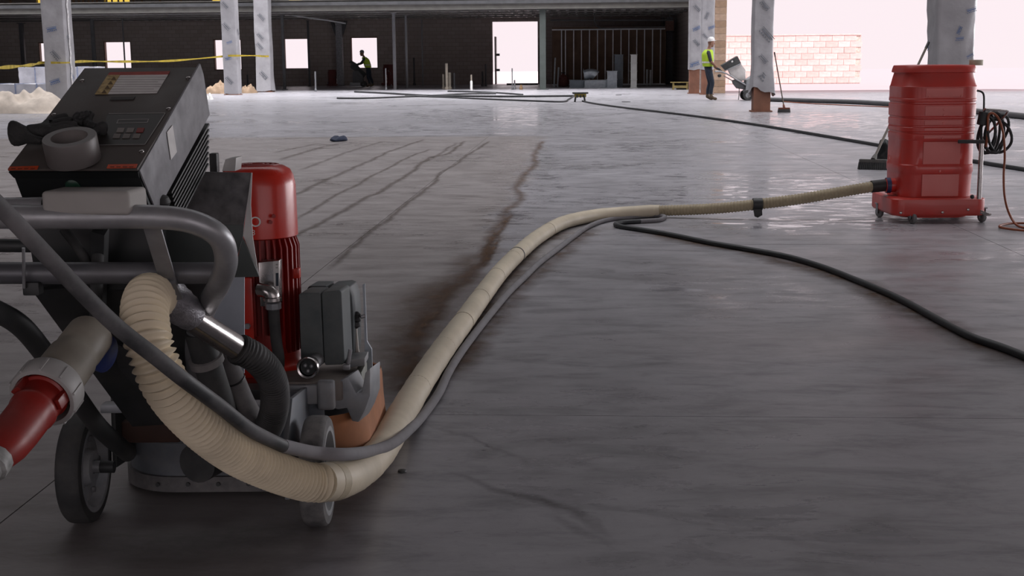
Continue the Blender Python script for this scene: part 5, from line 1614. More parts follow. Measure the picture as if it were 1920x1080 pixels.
# added pale plates: sheen and dust of the flat front put into colour
for y0, y1 in ((368, 327), (308, 266), (260, 254), (245, 240.5), (234.5, 226), (217, 199), (182, 166)):
    z0_, z1_ = zv(y0), zv(y1)
    MB().box((VU, VV - 0.277, (z0_ + z1_) / 2), (0.27, 0.012, z1_ - z0_)).build('sheen_plate', M_vred2, parent=va, bevel=0.003)
for px, py in ((1742, 180), (1803, 180), (1770, 205), (1770, 215.5), (1769, 231), (1767, 258.5), (1762, 321)):
    d = Vector(ray(px, py))
    q = CAM + d * ((VV - 0.283) / d.y)
    MB().lathe([(0.009, 0), (0.007, 0.005), (0.002, 0.007)], q, (0, -1, 0), 10).build('rivet', M_vred2, parent=va)
# base tray
MB().loft([rr(VU - .34, VU + .33, VV - .32, VV + .31, 0.08, zv(404)), rr(VU - .35, VU + .34, VV - .328, VV + .32, 0.08, zv(400)), rr(VU - .35, VU + .34, VV - .328, VV + .32, 0.08, zv(373)), rr(VU - .33, VU + .32, VV - .31, VV + .30, 0.08, zv(371)), rr(VU - .265, VU + .265, VV - .265, VV + .265, 0.14, zv(371))]).build('base_tray', M_vred, parent=va, bevel=0.004, sharp=30)
for px, py in ((1767, 398), (1815, 393), (1689, 399)):
    d = Vector(ray(px, py))
    q = CAM + d * ((VV - 0.330) / d.y)
    MB().lathe([(0.011, 0), (0.009, 0.008), (0.003, 0.010)], q, (0, -1, 0), 10).build('tray_bolt', M_chrome, parent=va)
M_cast = mat('grey_caster', '#737272', 0.6, 0, 0.15, 20)
for du, dv_ in ((-0.20, -0.30), (0.33, -0.25), (-0.33, 0.1), (0.30, 0.24)):
    c = Vector((VU + du, VV + dv_, 0.042))
    cs = MB().lathe([(0.012, -0.014), (0.036, -0.014), (0.042, -0.008), (0.042, 0.008), (0.036, 0.014), (0.012, 0.014)], c, (1, 0.35, 0), 20, loop=True).build('caster_wheel', M_cast, parent=va)
    for s in (-1, 1):
        o_ = Vector((s * 0.021, s * 0.0075, 0))
        MB().prism([c + o_ + Vector((0, -0.016, -0.012)), c + o_ + Vector((0, 0.016, -0.012)), c + o_ + Vector((0, 0.03, 0.06)), c + o_ + Vector((0, -0.02, 0.06))], (0.003 * s, 0.001, 0)).build('caster_fork', M_alu, parent=cs)
    MB().box(c + Vector((0, 0.005, 0.064)), (0.06, 0.06, 0.008)).build('caster_plate', M_alu, parent=cs)
# inlet with blue collar on the left
ic = C(1668, 347, v_i + .02)
MB().lathe([(0.05, 0), (0.058, 0), (0.058, 0.03), (0.05, 0.03)], C(1661, 347.5, v_i), (1, 0, 0.02), 24, loop=True).build('inlet_collar', mat('blue_collar', '#27355c', 0.5), parent=va)
MB().cyl(C(1660, 347.5, v_i), Vector((VU - 0.25, v_i, C(1668, 347, v_i).z)), 0.052, n=24).build('inlet_spout', M_vred, parent=va)
# push handle post with black cross grip
pt_, pb2 = C(1841, 262, 9.40), C(1835.5, 373, 9.40)
MB().cyl(pb2, pt_, 0.0165, n=16).build('handle_post', M_chrome, parent=va)
MB().box((C(1797, 266, 9.32) + C(1845, 265, 9.42)) / 2, ((C(1845, 265, 9.4) - C(1797, 266, 9.4)).length, 0.03, 0.026), Matrix.Rotation(math.radians(-10), 3, 'Z')).build('cross_grip', M_black, parent=va, bevel=0.006)
MB().ball(C(1823, 369, 9.3), 0.016, n=14).build('latch_ball', M_black, parent=va)
# wire bracket on the back right
br_ = [C(1838, 231, 9.5), C(1846, 208, 9.5), C(1851, 205, 9.45), C(1884, 207.5, 9.4), C(1889, 211, 9.4), C(1874, 228, 9.5), C(1858, 245, 9.6), C(1840, 262, 9.62)]
MB().tube(spline(br_, 0.01), 0.0085, 12).build('wire_bracket', M_chrome, parent=va)
MB().tube(spline([C(1832, 170, 9.55), C(1840, 172, 9.55), C(1844.5, 178, 9.55), C(1845, 195, 9.55), C(1844.5, 210, 9.55)], 0.01), 0.007, 10).build('hose_stay', M_black, parent=va)
MB().tube(spline([C(1838, 395, 9.5), C(1850, 400, 9.5), C(1858, 402, 9.48), C(1852, 403, 9.46), C(1838, 399, 9.45)], 0.01), 0.006, 8).build('foot_pedal', M_chrome, parent=va)
# beige plug cap standing on the lid
bc = C(1830, 122.5, 9.75)
cap = thing('tape_roll', 'pale roll of tape on the rim of the red vacuum', 'tape roll', bc)
MB().lathe([(0.030, 0), (0.048, 0), (0.049, 0.002), (0.049, 0.038), (0.048, 0.04), (0.030, 0.04)], bc, (0, 0, 1), 32, loop=True).build('tape_band', mat('cream_tape', '#b9b19d', 0.6), parent=cap)
MB().lathe([(0.029, 0.001), (0.031, 0.001), (0.031, 0.039), (0.029, 0.039)], bc, (0, 0, 1), 24, loop=True).build('core', M_wood, parent=cap)
# coil of black cable on the bracket, orange lead falling to the floor
co = thing('cable_coil', 'coil of black cable hung on the bracket of the red vacuum', 'cable', C(1855, 250, 9.55))
for k, (du, sx, sy, tl) in enumerate(((0, 0.062, 0.145, 0.1), (0.02, 0.075, 0.15, 0.25), (0.038, 0.085, 0.145, -0.1), (0.05, 0.078, 0.135, 0.35), (-0.018, 0.05, 0.13, 0.0), (0.06, 0.085, 0.12, -0.3))):
    c = C(1851, 248, 9.56) + Vector((du, -0.012 * k, -0.004 * k))
    P = []
    for j in range(36):
        a = 2 * math.pi * j / 36
        P.append(c + Vector((sx * math.cos(a) + tl * 0.08 * math.sin(a), 0.03 * math.sin(2 * a + k), sy * math.sin(a) * (1 + 0.05 * math.cos(3 * a + k)))))
    MB().tube(P, 0.0105, 10, closed=True).build('cable_loop', M_black, parent=co)
MB().lathe([(0.02, -0.05), (0.036, -0.045), (0.036, 0.045), (0.02, 0.05)], C(1843, 222, 9.5), (0.15, 0, 1), 16).build('coil_tie', M_black, parent=co)
M_ocord = mat('orange_cord', '#8a4a2e', 0.5, 0, 0.15, 20)
oc = [C(1849, 275, 9.48), C(1852, 245, 9.47), C(1853, 218, 9.46), C(1860, 212, 9.45), C(1872, 222, 9.45), C(1881, 250, 9.44), C(1884, 290, 9.44), C(1882, 330, 9.43), C(1884, 370, 9.42), C(1893, 402, 9.42), G(1908, 423, .012), G(1935, 428, .012), G(1960, 424, .012), G(1930, 419, .012), G(1895, 419, .012), G(1874, 424, .012), G(1890, 429, .012), G(1960, 436, .012)]
tag(MB().tube(spline(oc, 0.012), 0.0085, 10).build('orange_cord', M_ocord, base=G(1884, 424)), 'orange-brown cord falling from the vacuum bracket to the floor', 'cord')

M_vshade = mat('shaded_vacuum_red', '#57211e', 0.7, 0, 0.2, 4)  # darker copy of the red, dimness of the back painted in
# distant red vacuums: the same machine further back
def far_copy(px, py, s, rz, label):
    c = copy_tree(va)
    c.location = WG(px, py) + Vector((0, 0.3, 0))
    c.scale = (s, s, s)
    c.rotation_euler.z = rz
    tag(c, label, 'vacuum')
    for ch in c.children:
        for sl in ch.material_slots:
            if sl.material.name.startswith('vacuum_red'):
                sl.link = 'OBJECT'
                sl.material = M_vshade
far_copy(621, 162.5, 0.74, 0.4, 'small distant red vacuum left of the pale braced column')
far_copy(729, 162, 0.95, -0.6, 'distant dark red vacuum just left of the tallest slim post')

# ------------------------------------------------------------------ brooms and odds and ends
def broom(head_px, foot_py, top, label, hm, wd, top_v, tiltrot=0.3, head2=None):
    b = G(head_px, foot_py)
    t = thing('push_broom', label, 'broom', b)
    R = Matrix.Rotation(tiltrot, 3, 'Z')
    MB().box(b + Vector((0, 0, 0.095)), (wd, 0.07, 0.035), R).build('broom_block', hm, parent=t, bevel=0.006)
    # bristles: stiff tufts in one brush
    mb = MB()
    for i in range(16):
        for j in range(3):
            x = (i / 15 - 0.5) * wd * 0.95
            y = (j - 1) * 0.022
            p = b + R @ Vector((x, y, 0))
            fl = R @ Vector((x * 0.08, y * 0.5, 0))
            mb.tube([p + fl + Vector((0, 0, 0.002)), p + Vector((0, 0, 0.08))], [0.010, 0.012], 5)
    o = mb.build('bristles', M_dark, parent=t)
    o['kind'] = 'stuff'
    e = C(*top, top_v)
    s0 = b + Vector((0, 0.0, 0.11))
    MB().cyl(s0, e, 0.014, n=10).build('handle', mat('broom_handle', '#4a4038', 0.6), parent=t)
    MB().lathe([(0.03, -0.01), (0.026, 0.05), (0.016, 0.09)], s0, e - s0, 12).build('ferrule', hm, parent=t)
    MB().cyl(e - (e - s0).normalized() * 0.12, e, 0.017, n=10).build('grip', M_black, parent=t)
broom(1637, 318, (1741, 80), 'push broom leaning on the column behind the red vacuum', mat('grey_broom', '#4d4a47', 0.7), 0.30, 15.95, -0.45)
broom(1470, 211, (1452, 98), 'push broom with a red-ended head leaning on the ragged wrapped column', mat('red_brown_broom', '#6b3a2c', 0.7), 0.26, 30.75, -0.1)
q = G(1662, 314)
mb = MB().ball(q + Vector((0.02, 0.12, 0.14)), (0.11, 0.10, 0.145), n=20)
for v in mb.v:
    d = v - (q + Vector((0.02, 0.12, 0.14)))
    k = 1 + 0.12 * math.sin(d.x * 40 + d.z * 25) + 0.07 * math.sin(d.z * 60 - d.x * 30)
    v.x, v.y, v.z = q.x + 0.02 + d.x * k, q.y + 0.12 + d.y * k, max(0.003, 0.14 + d.z * k * (0.95 if d.z < 0 else 1.15))
bagm = mat('black_bag', '#151617', 0.35, 0, 0.3, 30)
tag(mb.build('trash_bag', bagm, base=q + Vector((0.02, 0.12, 0)), sharp=80), 'black plastic bag on the floor between broom and red vacuum', 'bag')

def ground_cable(pts, r, m, label, name, cat='cable', step=0.15, z=None):
    P = [G(x, y, z or r) for x, y in pts]
    return tag(MB().tube(spline(P, step), r, 8).build(name, m, base=P[len(P) // 2].xy.to_3d(), sharp=80), label, cat)
M_hosegrey = mat('dark_grey_hose', '#4c4b4d', 0.6, 0, 0.12, 3)
ground_cable([(1415, 185.5), (1460, 187), (1530, 189), (1600, 191), (1672, 195), (1750, 201), (1840, 209.5), (1940, 220), (2100, 236), (2400, 258), (2800, 275)], 0.06, M_hosegrey, 'thick grey hose lying along the edge of the big opening', 'drain_hose', 'hose')
ground_cable([(1440, 188), (1500, 193), (1580, 197), (1672, 201), (1760, 209)], 0.012, M_ocord, 'thin orange cord on the floor just in front of the thick grey hose', 'orange_cord')
M_cb = mat('black_floor_cable', '#242426', 0.5, 0, 0.2, 5)
ground_cable([(1092, 189.5), (1120, 195), (1180, 203), (1290, 216), (1400, 231), (1500, 247), (1600, 264), (1650, 272.5), (1720, 285), (1840, 304.5), (1930, 319), (2100, 345), (2400, 385), (2800, 420)], 0.023, M_cb, 'long black cable from the little power box towards the red vacuum', 'floor_cable')
ground_cable([(632, 184), (680, 184), (740, 182), (800, 179.5), (870, 176), (930, 175)], 0.03, M_cb, 'dark cable on the far floor left of the bundle of pipe stubs', 'floor_cable')
ground_cable([(665, 172), (730, 175), (800, 179), (880, 180), (960, 180.5), (1078, 179.5)], 0.035, M_cb, 'dark cable running straight along the far floor to the little power box', 'floor_cable')
ground_cable([(760, 180), (840, 182.5), (920, 186), (1000, 189), (1055, 190.5), (1066, 186), (1078, 179)], 0.025, M_cb, 'dark cable bowing nearest to us and turning up to the little power box', 'floor_cable')
ground_cable([(840, 171), (900, 172.5), (950, 175), (980, 177.5)], 0.03, M_cb, 'short dark cable in front of the white doorway', 'floor_cable')

# little power distribution box on legs
q = G(1088, 191)
db = thing('power_box', 'small black and yellow power box on legs in the middle of the far floor', 'power box', q)
for sx in (-0.16, 0.14):
    for sy in (-0.1, 0.12):
        MB().cyl((q.x + sx, q.y + sy, 0), (q.x + sx * 0.85, q.y + sy, 0.16), 0.022, n=8).build('leg', M_black, parent=db)
MB().box((q.x, q.y, 0.19), (0.34, 0.28, 0.1)).build('box_body', mat('dark_yellow_box', '#77691f', 0.5, 0, 0.3, 20), parent=db, bevel=0.01)
MB().box((q.x, q.y, 0.26), (0.46, 0.36, 0.045)).build('box_lid', M_black, parent=db, bevel=0.01)
for k in range(3):
    MB().cyl((q.x - 0.1 + k * 0.1, q.y - 0.13, 0.18), (q.x - 0.1 + k * 0.1, q.y - 0.18, 0.15), 0.03, n=10).build('socket', M_black, parent=db)

# flat drain covers and debris
for px, py, r, lb in ((1174, 191.5, 0.13, 'larger dark drain cover on the far floor right of the power box'), (1160, 178.5, 0.11, 'smaller dark drain cover on the far floor near the ducts')):
    q = G(px, py)
    t = thing('drain_cover', lb, 'drain cover', q)
    MB().lathe([(r * 0.8, 0.004), (r, 0.004), (r, 0.016), (r * 0.9, 0.02), (r * 0.8, 0.02)], q, n=20, loop=True).build('frame_ring', M_darksteel, parent=t)
    MB().lathe([(r * 0.8, 0.002), (r * 0.8, 0.014)], q, n=20).build('grate', M_dark, parent=t)
q = G(634, 265)
mb = MB().ball(q + Vector((0, 0, 0.03)), (0.11, 0.16, 0.05), n=18)
for v in mb.v:
    v.z = max(0.004, v.z + 0.015 * math.sin(v.x * 50) + 0.01 * math.sin(v.y * 40))
    v.x += 0.04 * math.sin(v.y * 22)
tag(mb.build('blue_rag', mat('navy_rag', '#20283c', 0.8), base=q, sharp=80), 'small navy rag dropped on the ground lane behind the red motor', 'rag')
q = G(754, 885)
tag(MB().lathe([(0.010, 0.001), (0.013, 0.002), (0.012, 0.006), (0.006, 0.008)], q, n=14).build('rubber_grommet', M_black, base=q), 'tiny black rubber piece on the floor beside the hose bend', 'debris')

# ------------------------------------------------------------------ dust on the slab (nobody could count it)
def dust_strips(name, specs, m, label):
    mb = MB()
    cov = []
    rnd = random.Random(5)
    for pts, wd, hgt, amt in specs:
        P = spline([G(x, y) if not isinstance(x, Vector) else x for x, y in pts], 0.07)
        n = len(P)
        rows = []
        off = 0.0
        for i, p in enumerate(P):
            a, b = P[max(0, i - 1)], P[min(n - 1, i + 1)]
            d = (b - a)
            d.z = 0
            d = d.normalized() if d.length > 1e-6 else Vector((0, 1, 0))
            s = Vector((d.y, -d.x, 0))
            off = off * 0.8 + rnd.uniform(-1, 1) * wd * 0.12
            w_ = wd * rnd.uniform(0.75, 1.2)
            end = min(1, i / 6, (n - 1 - i) / 6)
            hh = hgt * rnd.uniform(0.6, 1.2) * end
            row = []
            for k, (f, hf, cf) in enumerate(((-0.5, 0, 0), (-0.22, 0.5, 0.55), (-0.04, 1, 1), (0.14, 0.6, 0.6), (0.5, 0, 0))):
                q = p + s * (off + f * w_)
                q.z = 0.0012 + hh * hf
                row.append(q)
                cov.append(cf * amt * end * rnd.uniform(0.75, 1.0))
            rows.append(row)
        mb.sheet(rows)
    o = mb.build(name, m, merge=0, sharp=80)
    at = o.data.attributes.new('cover', 'FLOAT', 'POINT')
    at.data.foreach_set('value', cov)
    o['kind'] = 'stuff'
    tag(o, label, 'dust')
    return o
z1 = lambda L: [(560 + x / 3.176, 220 + y / 3.176) for x, y in L]
ridges = [
    (z1([(1140, 140), (1080, 180), (1010, 225), (930, 280), (840, 335), (805, 390), (730, 455), (640, 520), (540, 600), (450, 665), (370, 730), (300, 790), (210, 870), (150, 920)]), 0.075, 0.006, 0.75),
    (z1([(985, 140), (890, 215), (780, 240), (690, 315), (560, 400), (440, 465), (350, 510), (230, 580), (110, 645), (0, 700), (-80, 740)]), 0.09, 0.008, 0.8),
    (z1([(940, 150), (800, 245), (700, 275)]), 0.09, 0.006, 0.55),
    (z1([(800, 185), (640, 245), (540, 300), (440, 350), (350, 405), (250, 450), (150, 510), (60, 565), (-40, 620)]), 0.075, 0.006, 0.7),
    (z1([(750, 130), (640, 170), (540, 205), (420, 260), (290, 320), (150, 380), (0, 450), (-60, 480)]), 0.10, 0.007, 0.7),
    (z1([(500, 140), (400, 175), (300, 205), (150, 260), (0, 320)]), 0.10, 0.006, 0.5),
    (z1([(260, 150), (120, 185), (0, 220), (-130, 260)]), 0.14, 0.006, 0.6),
    (z1([(160, 150), (0, 180), (-160, 215)]), 0.12, 0.005, 0.5),
    ([(480, 262), (600, 258.5), (700, 256.5), (800, 255.5), (900, 254), (960, 254), (1015, 255)], 0.14, 0.006, 0.5),
]
dust_strips('grinding_dust', ridges, dust_mat('grey_dust', '#4c4440', '#6b625c'), 'thin wavy lines of dark grinding dust on the ground lane')
right = [(1018, 264), (1007, 283), (998, 311), (979, 333), (969, 349), (979, 374), (950, 396), (928, 434), (913, 456), (900, 488), (881, 505), (865, 524), (837, 545), (805, 595), (778, 650), (757, 705), (740, 760)]
browns = [(right, 0.13, 0.010, 0.7), ([(x + 8, y + 2) for x, y in right[6:11]], 0.07, 0.008, 0.9), ([(x + 16, y + 4) for x, y in right[7:11]], 0.06, 0.008, 0.9),
          ([(x - 6, y) for x, y in right[8:]], 0.30, 0.003, 0.55), ([(x - 12, y + 3) for x, y in right[10:]], 0.5, 0.002, 0.35),
          ([(1170, 434), (1260, 446), (1400, 473), (1540, 508), (1650, 556), (1760, 612), (1880, 664), (1980, 704)], 0.26, 0.002, 0.75),
          ([(1130, 424), (1090, 450), (1050, 480), (1010, 512), (965, 556), (925, 605), (880, 665), (850, 715)], 0.20, 0.002, 0.55),
          ([(1060, 430), (1010, 460), (970, 500), (930, 550), (890, 605), (850, 665), (800, 745)], 0.22, 0.002, 0.6)]
dust_strips('brown_dust', browns, dust_mat('brown_dust', '#4a3a30', '#6f5847'), 'brown dust gathered beside the hose, the cable and the lane edge')

# ------------------------------------------------------------------ people
M_skin = mat('skin', '#8a6350', 0.6)
M_jean = mat('dark_denim', '#222a38', 0.8, 0, 0.2, 12)
M_shirt = mat('dark_shirt', '#2b2b31', 0.8, 0, 0.15, 12)
M_boot = mat('tan_boot', '#5d4d3b', 0.7)
M_gl = mat('grey_glove', '#4a4a4a', 0.7)
M_vest = mat('lime_vest', '#a6c22e', 0.7, 0, 0.1, 8)
M_band = mat('reflective_band', '#c9c9bd', 0.4)
M_hat = mat('white_hard_hat', '#cfcccb', 0.35)
M_hatd = mat('grey_hard_hat', '#77777a', 0.4)
def person(base, d, pose, label, hat, vest_z, dim=False):
    """d: +1 faces right, -1 faces left; pose gives (forward, up) per joint, near and far side"""
    t = thing('person', label, 'person', base)
    J, E, Rd, mats = {}, [], {}, {}
    def j(n, a, w, s, r):
        J[n] = Vector((base.x + d * a, base.y + s, w))
        k = 1.12 if n in ('pelvis', 'waist', 'chest', 'nsh', 'fsh', 'nhip', 'fhip', 'nel', 'fel', 'nkn', 'fkn') else 1.0
        Rd[n] = tuple(x * k for x in r) if isinstance(r, tuple) else r * k
    p = pose
    j('pelvis', *p['pelvis'], 0, (0.125, 0.15))
    j('waist', *p['waist'], 0, (0.105, 0.135))
    j('chest', *p['chest'], 0, (0.12, 0.165))
    j('neckb', *p['neckb'], 0, (0.07, 0.085))
    j('neck', *p['neck'], 0, 0.05)
    j('head', *p['head'], 0, (0.085, 0.075))
    j('crown', p['head'][0] + 0.0, p['head'][1] + 0.09, 0, (0.075, 0.07))
    E += [('pelvis', 'waist'), ('waist', 'chest'), ('chest', 'neckb'), ('neckb', 'neck'), ('neck', 'head'), ('head', 'crown')]
    for sd, s in (('n', -1), ('f', 1)):
        q = p[sd]
        j(sd + 'sh', *q['sh'], s * 0.19, 0.062)
        j(sd + 'el', *q['el'], s * 0.23, 0.045)
        j(sd + 'wr', *q['wr'], s * 0.20, 0.030)
        j(sd + 'pa', *q['pa'], s * 0.20, (0.022, 0.036))
        E += [('chest', sd + 'sh'), (sd + 'sh', sd + 'el'), (sd + 'el', sd + 'wr'), (sd + 'wr', sd + 'pa')]
        dx, dz = q['pa'][0] - q['wr'][0], q['pa'][1] - q['wr'][1]
        l = math.hypot(dx, dz) or 1
        dx, dz = dx / l, dz / l
        for k in range(4):          # fingers curl over the grip
            o = (k - 1.5) * 0.021
            ln = (0.034, 0.04, 0.038, 0.03)[k]
            j('%sk%d' % (sd, k), q['pa'][0] + dx * 0.045, q['pa'][1] + dz * 0.045, s * 0.20 + o, 0.010)
            j('%sm%d' % (sd, k), q['pa'][0] + dx * (0.045 + ln), q['pa'][1] + dz * (0.045 + ln) - 0.012, s * 0.20 + o, 0.009)
            j('%st%d' % (sd, k), q['pa'][0] + dx * (0.035 + ln), q['pa'][1] + dz * (0.035 + ln) - 0.04, s * 0.20 + o, 0.008)
            E += [(sd + 'pa', '%sk%d' % (sd, k)), ('%sk%d' % (sd, k), '%sm%d' % (sd, k)), ('%sm%d' % (sd, k), '%st%d' % (sd, k))]
        j(sd + 'th', q['pa'][0] + dx * 0.01, q['pa'][1] + dz * 0.01 - 0.01, s * 0.20 - s * 0.045, 0.011)
        j(sd + 'tt', q['pa'][0] + dx * 0.045, q['pa'][1] + dz * 0.045 - 0.035, s * 0.20 - s * 0.05, 0.009)
        E += [(sd + 'wr', sd + 'th'), (sd + 'th', sd + 'tt')]
        j(sd + 'hip', *q['hip'], s * 0.09, 0.098)
        j(sd + 'kn', *q['kn'], s * 0.10, 0.066)
        j(sd + 'cf', (q['kn'][0] * 0.6 + q['an'][0] * 0.4 - 0.02), (q['kn'][1] * 0.6 + q['an'][1] * 0.4), s * 0.105, 0.064)
        j(sd + 'an', *q['an'], s * 0.11, 0.052)
        j(sd + 'he', q['an'][0] - 0.03, 0.045, s * 0.11, 0.045)
        j(sd + 'ba', q['an'][0] + 0.11, 0.042, s * 0.12, (0.040, 0.05))
        j(sd + 'to', q['an'][0] + 0.19, 0.036, s * 0.12, (0.034, 0.045))
        E += [('pelvis', sd + 'hip'), (sd + 'hip', sd + 'kn'), (sd + 'kn', sd + 'cf'), (sd + 'cf', sd + 'an'), (sd + 'an', sd + 'he'), (sd + 'an', sd + 'ba'), (sd + 'ba', sd + 'to')]
    me = skin_mesh('person', J, E, Rd, 'pelvis', 2)
    segs = [(J[a], J[b], a, b) for a, b in E]
    def region(c):
        best, bi = 9, None
        for a, b, na, nb_ in segs:
            ab = b - a
            tt = max(0, min(1, (c - a).dot(ab) / max(ab.length_squared, 1e-9)))
            dd = (a + ab * tt - c).length
            if dd < best:
                best, bi = dd, (na, nb_, tt)
        na, nb_, tt = bi
        if nb_ in ('neck', 'head', 'crown') or (nb_ == 'neckb' and tt > 0.9): return 0
        if nb_[1:] in ('he', 'ba', 'to') or (nb_[1:] == 'an' and tt > 0.65): return 3
        if nb_[1:] in ('hip', 'kn', 'cf', 'an'): return 1
        if nb_ == 'waist' and tt < 0.55: return 1
        if nb_[1:] == 'wr': return 0 if not dim else 2
        if nb_[1:] == 'pa' or nb_[1:-1] in ('k', 'm', 't') or nb_[1:] in ('th', 'tt'): return 4
        return 2
    mb = MB()
    for v in me.vertices: mb.v.append(v.co.copy())
    for f in me.polygons:
        c = Vector()
        for i in f.vertices: c += mb.v[i]
        mb.f.append(tuple(f.vertices))
        mb.m.append(region(c / len(f.vertices)))
    hd = J['head']
    F = lambda a, w, s: Vector((hd.x + d * a, hd.y + s, hd.z + w))
    mb.ball(F(0.012, 0.03, 0), (0.098, 0.078, 0.12), n=18, mi=0)            # skull
    mb.ball(F(0.045, -0.065, 0), (0.05, 0.05, 0.045), n=12, mi=0)           # jaw
    mb.ball(F(0.108, -0.005, 0), (0.018, 0.014, 0.022), n=8, mi=0)          # nose
    mb.ball(F(0.095, -0.045, 0), (0.012, 0.026, 0.008), n=8, mi=4)          # mouth
    for s in (-1, 1):
        mb.ball(F(0.0, 0.0, s * 0.078), (0.022, 0.012, 0.034), n=8, mi=0)   # ears
        mb.ball(F(0.096, 0.022, s * 0.03), (0.010, 0.014, 0.008), n=8, mi=4)  # eyes
    mb.build('body', [M_skin, M_jean, M_shirt, M_boot, M_gl], parent=t, merge=0, sharp=80)
    # vest: open-armed shell around the torso
    rings = []
    lv = [vest_z + (p['neckb'][1] - 0.0 - vest_z) * k / 8 for k in range(9)]
    def spine(w):
        pts = [p['pelvis'], p['waist'], p['chest'], p['neckb']]
        for a, b in zip(pts, pts[1:]):
            if w <= b[1] or b is pts[-1]:
                f = (w - a[1]) / (b[1] - a[1])
                return a[0] + (b[0] - a[0]) * f
    for k, w in enumerate(lv):
        f = k / 8
        ra = 0.165 + 0.012 * math.sin(f * 3) - (0.055 if f > 0.95 else 0.018 if f > 0.8 else 0)
        rb_ = 0.20 + 0.01 * math.sin(f * 3.1) - (0.085 if f > 0.95 else 0.03 if f > 0.8 else 0)
        rings.append([Vector((base.x + d * (spine(w) + ra * math.cos(a)), base.y + rb_ * math.sin(a), w)) for a in [2 * math.pi * i / 28 for i in range(28)]])
    vs_ = MB().loft(rings, caps=False).build('safety_vest', M_vest, parent=t, sharp=80, solid=0.006)
    for k0 in (2,):
        w = lv[k0]
        MB().loft([[q + Vector(((q.x - base.x - d * spine(w)) * 0.03, (q.y - base.y) * 0.03, dz)) for q in rings[k0]] for dz in (-0.025, 0.025)], caps=False).build('reflective_band', M_band, parent=vs_, sharp=80)
    mbh = MB()
    hz = 0.075
    pr = [(0.001, 0.125), (0.05, 0.118), (0.085, 0.095), (0.105, 0.055), (0.112, 0.01), (0.116, 0.0)]
    mbh.lathe([(r, h) for r, h in pr[::-1]], F(0.01, hz, 0), (d * -0.08, 0, 1), 24)
    hat_o = mbh.build('hard_hat', hat, parent=t)
    mb2 = MB()
    mb2.lathe([(0.10, 0.0), (0.135, -0.004), (0.135, 0.002), (0.10, 0.008)], F(0.03, hz, 0), (d * -0.12, 0, 1), 24, loop=True)
    mb2.build('hat_brim', hat, parent=hat_o)
    return t
b1 = G(1333, 187.5)
person(b1, 1, {'pelvis': (-0.10, 0.98), 'waist': (-0.11, 1.10), 'chest': (-0.13, 1.36), 'neckb': (-0.10, 1.50), 'neck': (-0.07, 1.56), 'head': (-0.035, 1.68),
               'n': {'sh': (-0.13, 1.44), 'el': (-0.06, 1.15), 'wr': (0.13, 0.96), 'pa': (0.20, 0.925), 'hip': (-0.10, 0.92), 'kn': (0.02, 0.50), 'an': (-0.02, 0.09)},
               'f': {'sh': (-0.12, 1.44), 'el': (-0.02, 1.15), 'wr': (0.14, 0.96), 'pa': (0.21, 0.925), 'hip': (-0.10, 0.92), 'kn': (-0.02, 0.50), 'an': (-0.10, 0.09)}},
       'worker in white hard hat, lime vest and jeans standing by the big opening', M_hat, 1.0)
b2 = G(692, 163)
person(b2, -1, {'pelvis': (0.02, 0.95), 'waist': (0.05, 1.08), 'chest': (0.12, 1.32), 'neckb': (0.20, 1.46), 'neck': (0.25, 1.52), 'head': (0.30, 1.62),
                'n': {'sh': (0.16, 1.40), 'el': (0.33, 1.19), 'wr': (0.50, 1.10), 'pa': (0.57, 1.08), 'hip': (0.02, 0.90), 'kn': (0.04, 0.48), 'an': (-0.06, 0.09)},
                'f': {'sh': (0.16, 1.40), 'el': (0.32, 1.17), 'wr': (0.49, 1.09), 'pa': (0.56, 1.07), 'hip': (0.0, 0.90), 'kn': (-0.06, 0.48), 'an': (-0.20, 0.09)}},
       'worker in silhouette bending to a machine in front of the far window', M_hatd, 0.95, True)

# ------------------------------------------------------------------ grinders further back
gb = G(1398, 188)
g2 = thing('floor_grinder', 'walk-behind grinder held by the worker in the white hard hat', 'floor grinder', gb)
vg = gb.y
def gp(x, y, dv_=0.0): return C(x, y, vg + dv_)
def far_prism(pts, dv0, dep, name, m, parent=g2, bevel=0.01, v=None):
    v = v or vg
    return MB().prism([C(x, y, v + dv0) for x, y in pts], (0, dep, 0)).build(name, m, parent=parent, bevel=bevel)
cbx = far_prism([(1353.5, 122.5), (1383, 105), (1389.5, 118), (1361, 131)], -0.16, 0.32, 'control_box', M_dark)
far_prism([(1361, 131), (1389.5, 118), (1390, 120), (1362, 133)], -0.17, 0.34, 'box_tray', M_alu)
far_prism([(1371, 114.5), (1374, 113), (1375, 116), (1372, 117.5)], -0.165, 0.004, 'side_label', M_label, cbx, 0)
far_prism([(1366, 131), (1390, 120), (1398, 131), (1398, 150), (1388, 153), (1372, 143)], -0.1, 0.22, 'motor_hood', mat('pale_hood', '#b9b4b2', 0.5, 0, 0.12, 8))
for s in (-0.2, 0.2):
    MB().tube(spline([gp(1341, 134, s), gp(1352, 134.5, s), gp(1364, 139, s), gp(1384, 151, s), gp(1404, 163, s), gp(1412, 170, s)], 0.05), 0.025, 10).build('handle_tube', M_steel, parent=g2)
MB().tube([gp(1341, 134, -0.2), gp(1341, 134, 0.2)], 0.02, 10).build('handle_bar', M_steel, parent=g2)
MB().tube([gp(1357, 142, 0), gp(1376, 153, 0)], 0.015, 8).build('lower_rod', M_steel, parent=g2)
MB().ball(gp(1349, 142, -0.1), (0.06, 0.04, 0.05), n=12).build('hour_meter', M_dark, parent=g2)
far_prism([(1375, 151), (1384, 148), (1398, 156), (1404, 163), (1396, 168), (1384, 166), (1377, 157)], -0.18, 0.36, 'drive_box', M_darksteel)
far_prism([(1400, 150), (1415, 140), (1430, 150), (1432, 176), (1402, 182), (1398, 172)], -0.25, 0.5, 'grinding_head', M_alu)
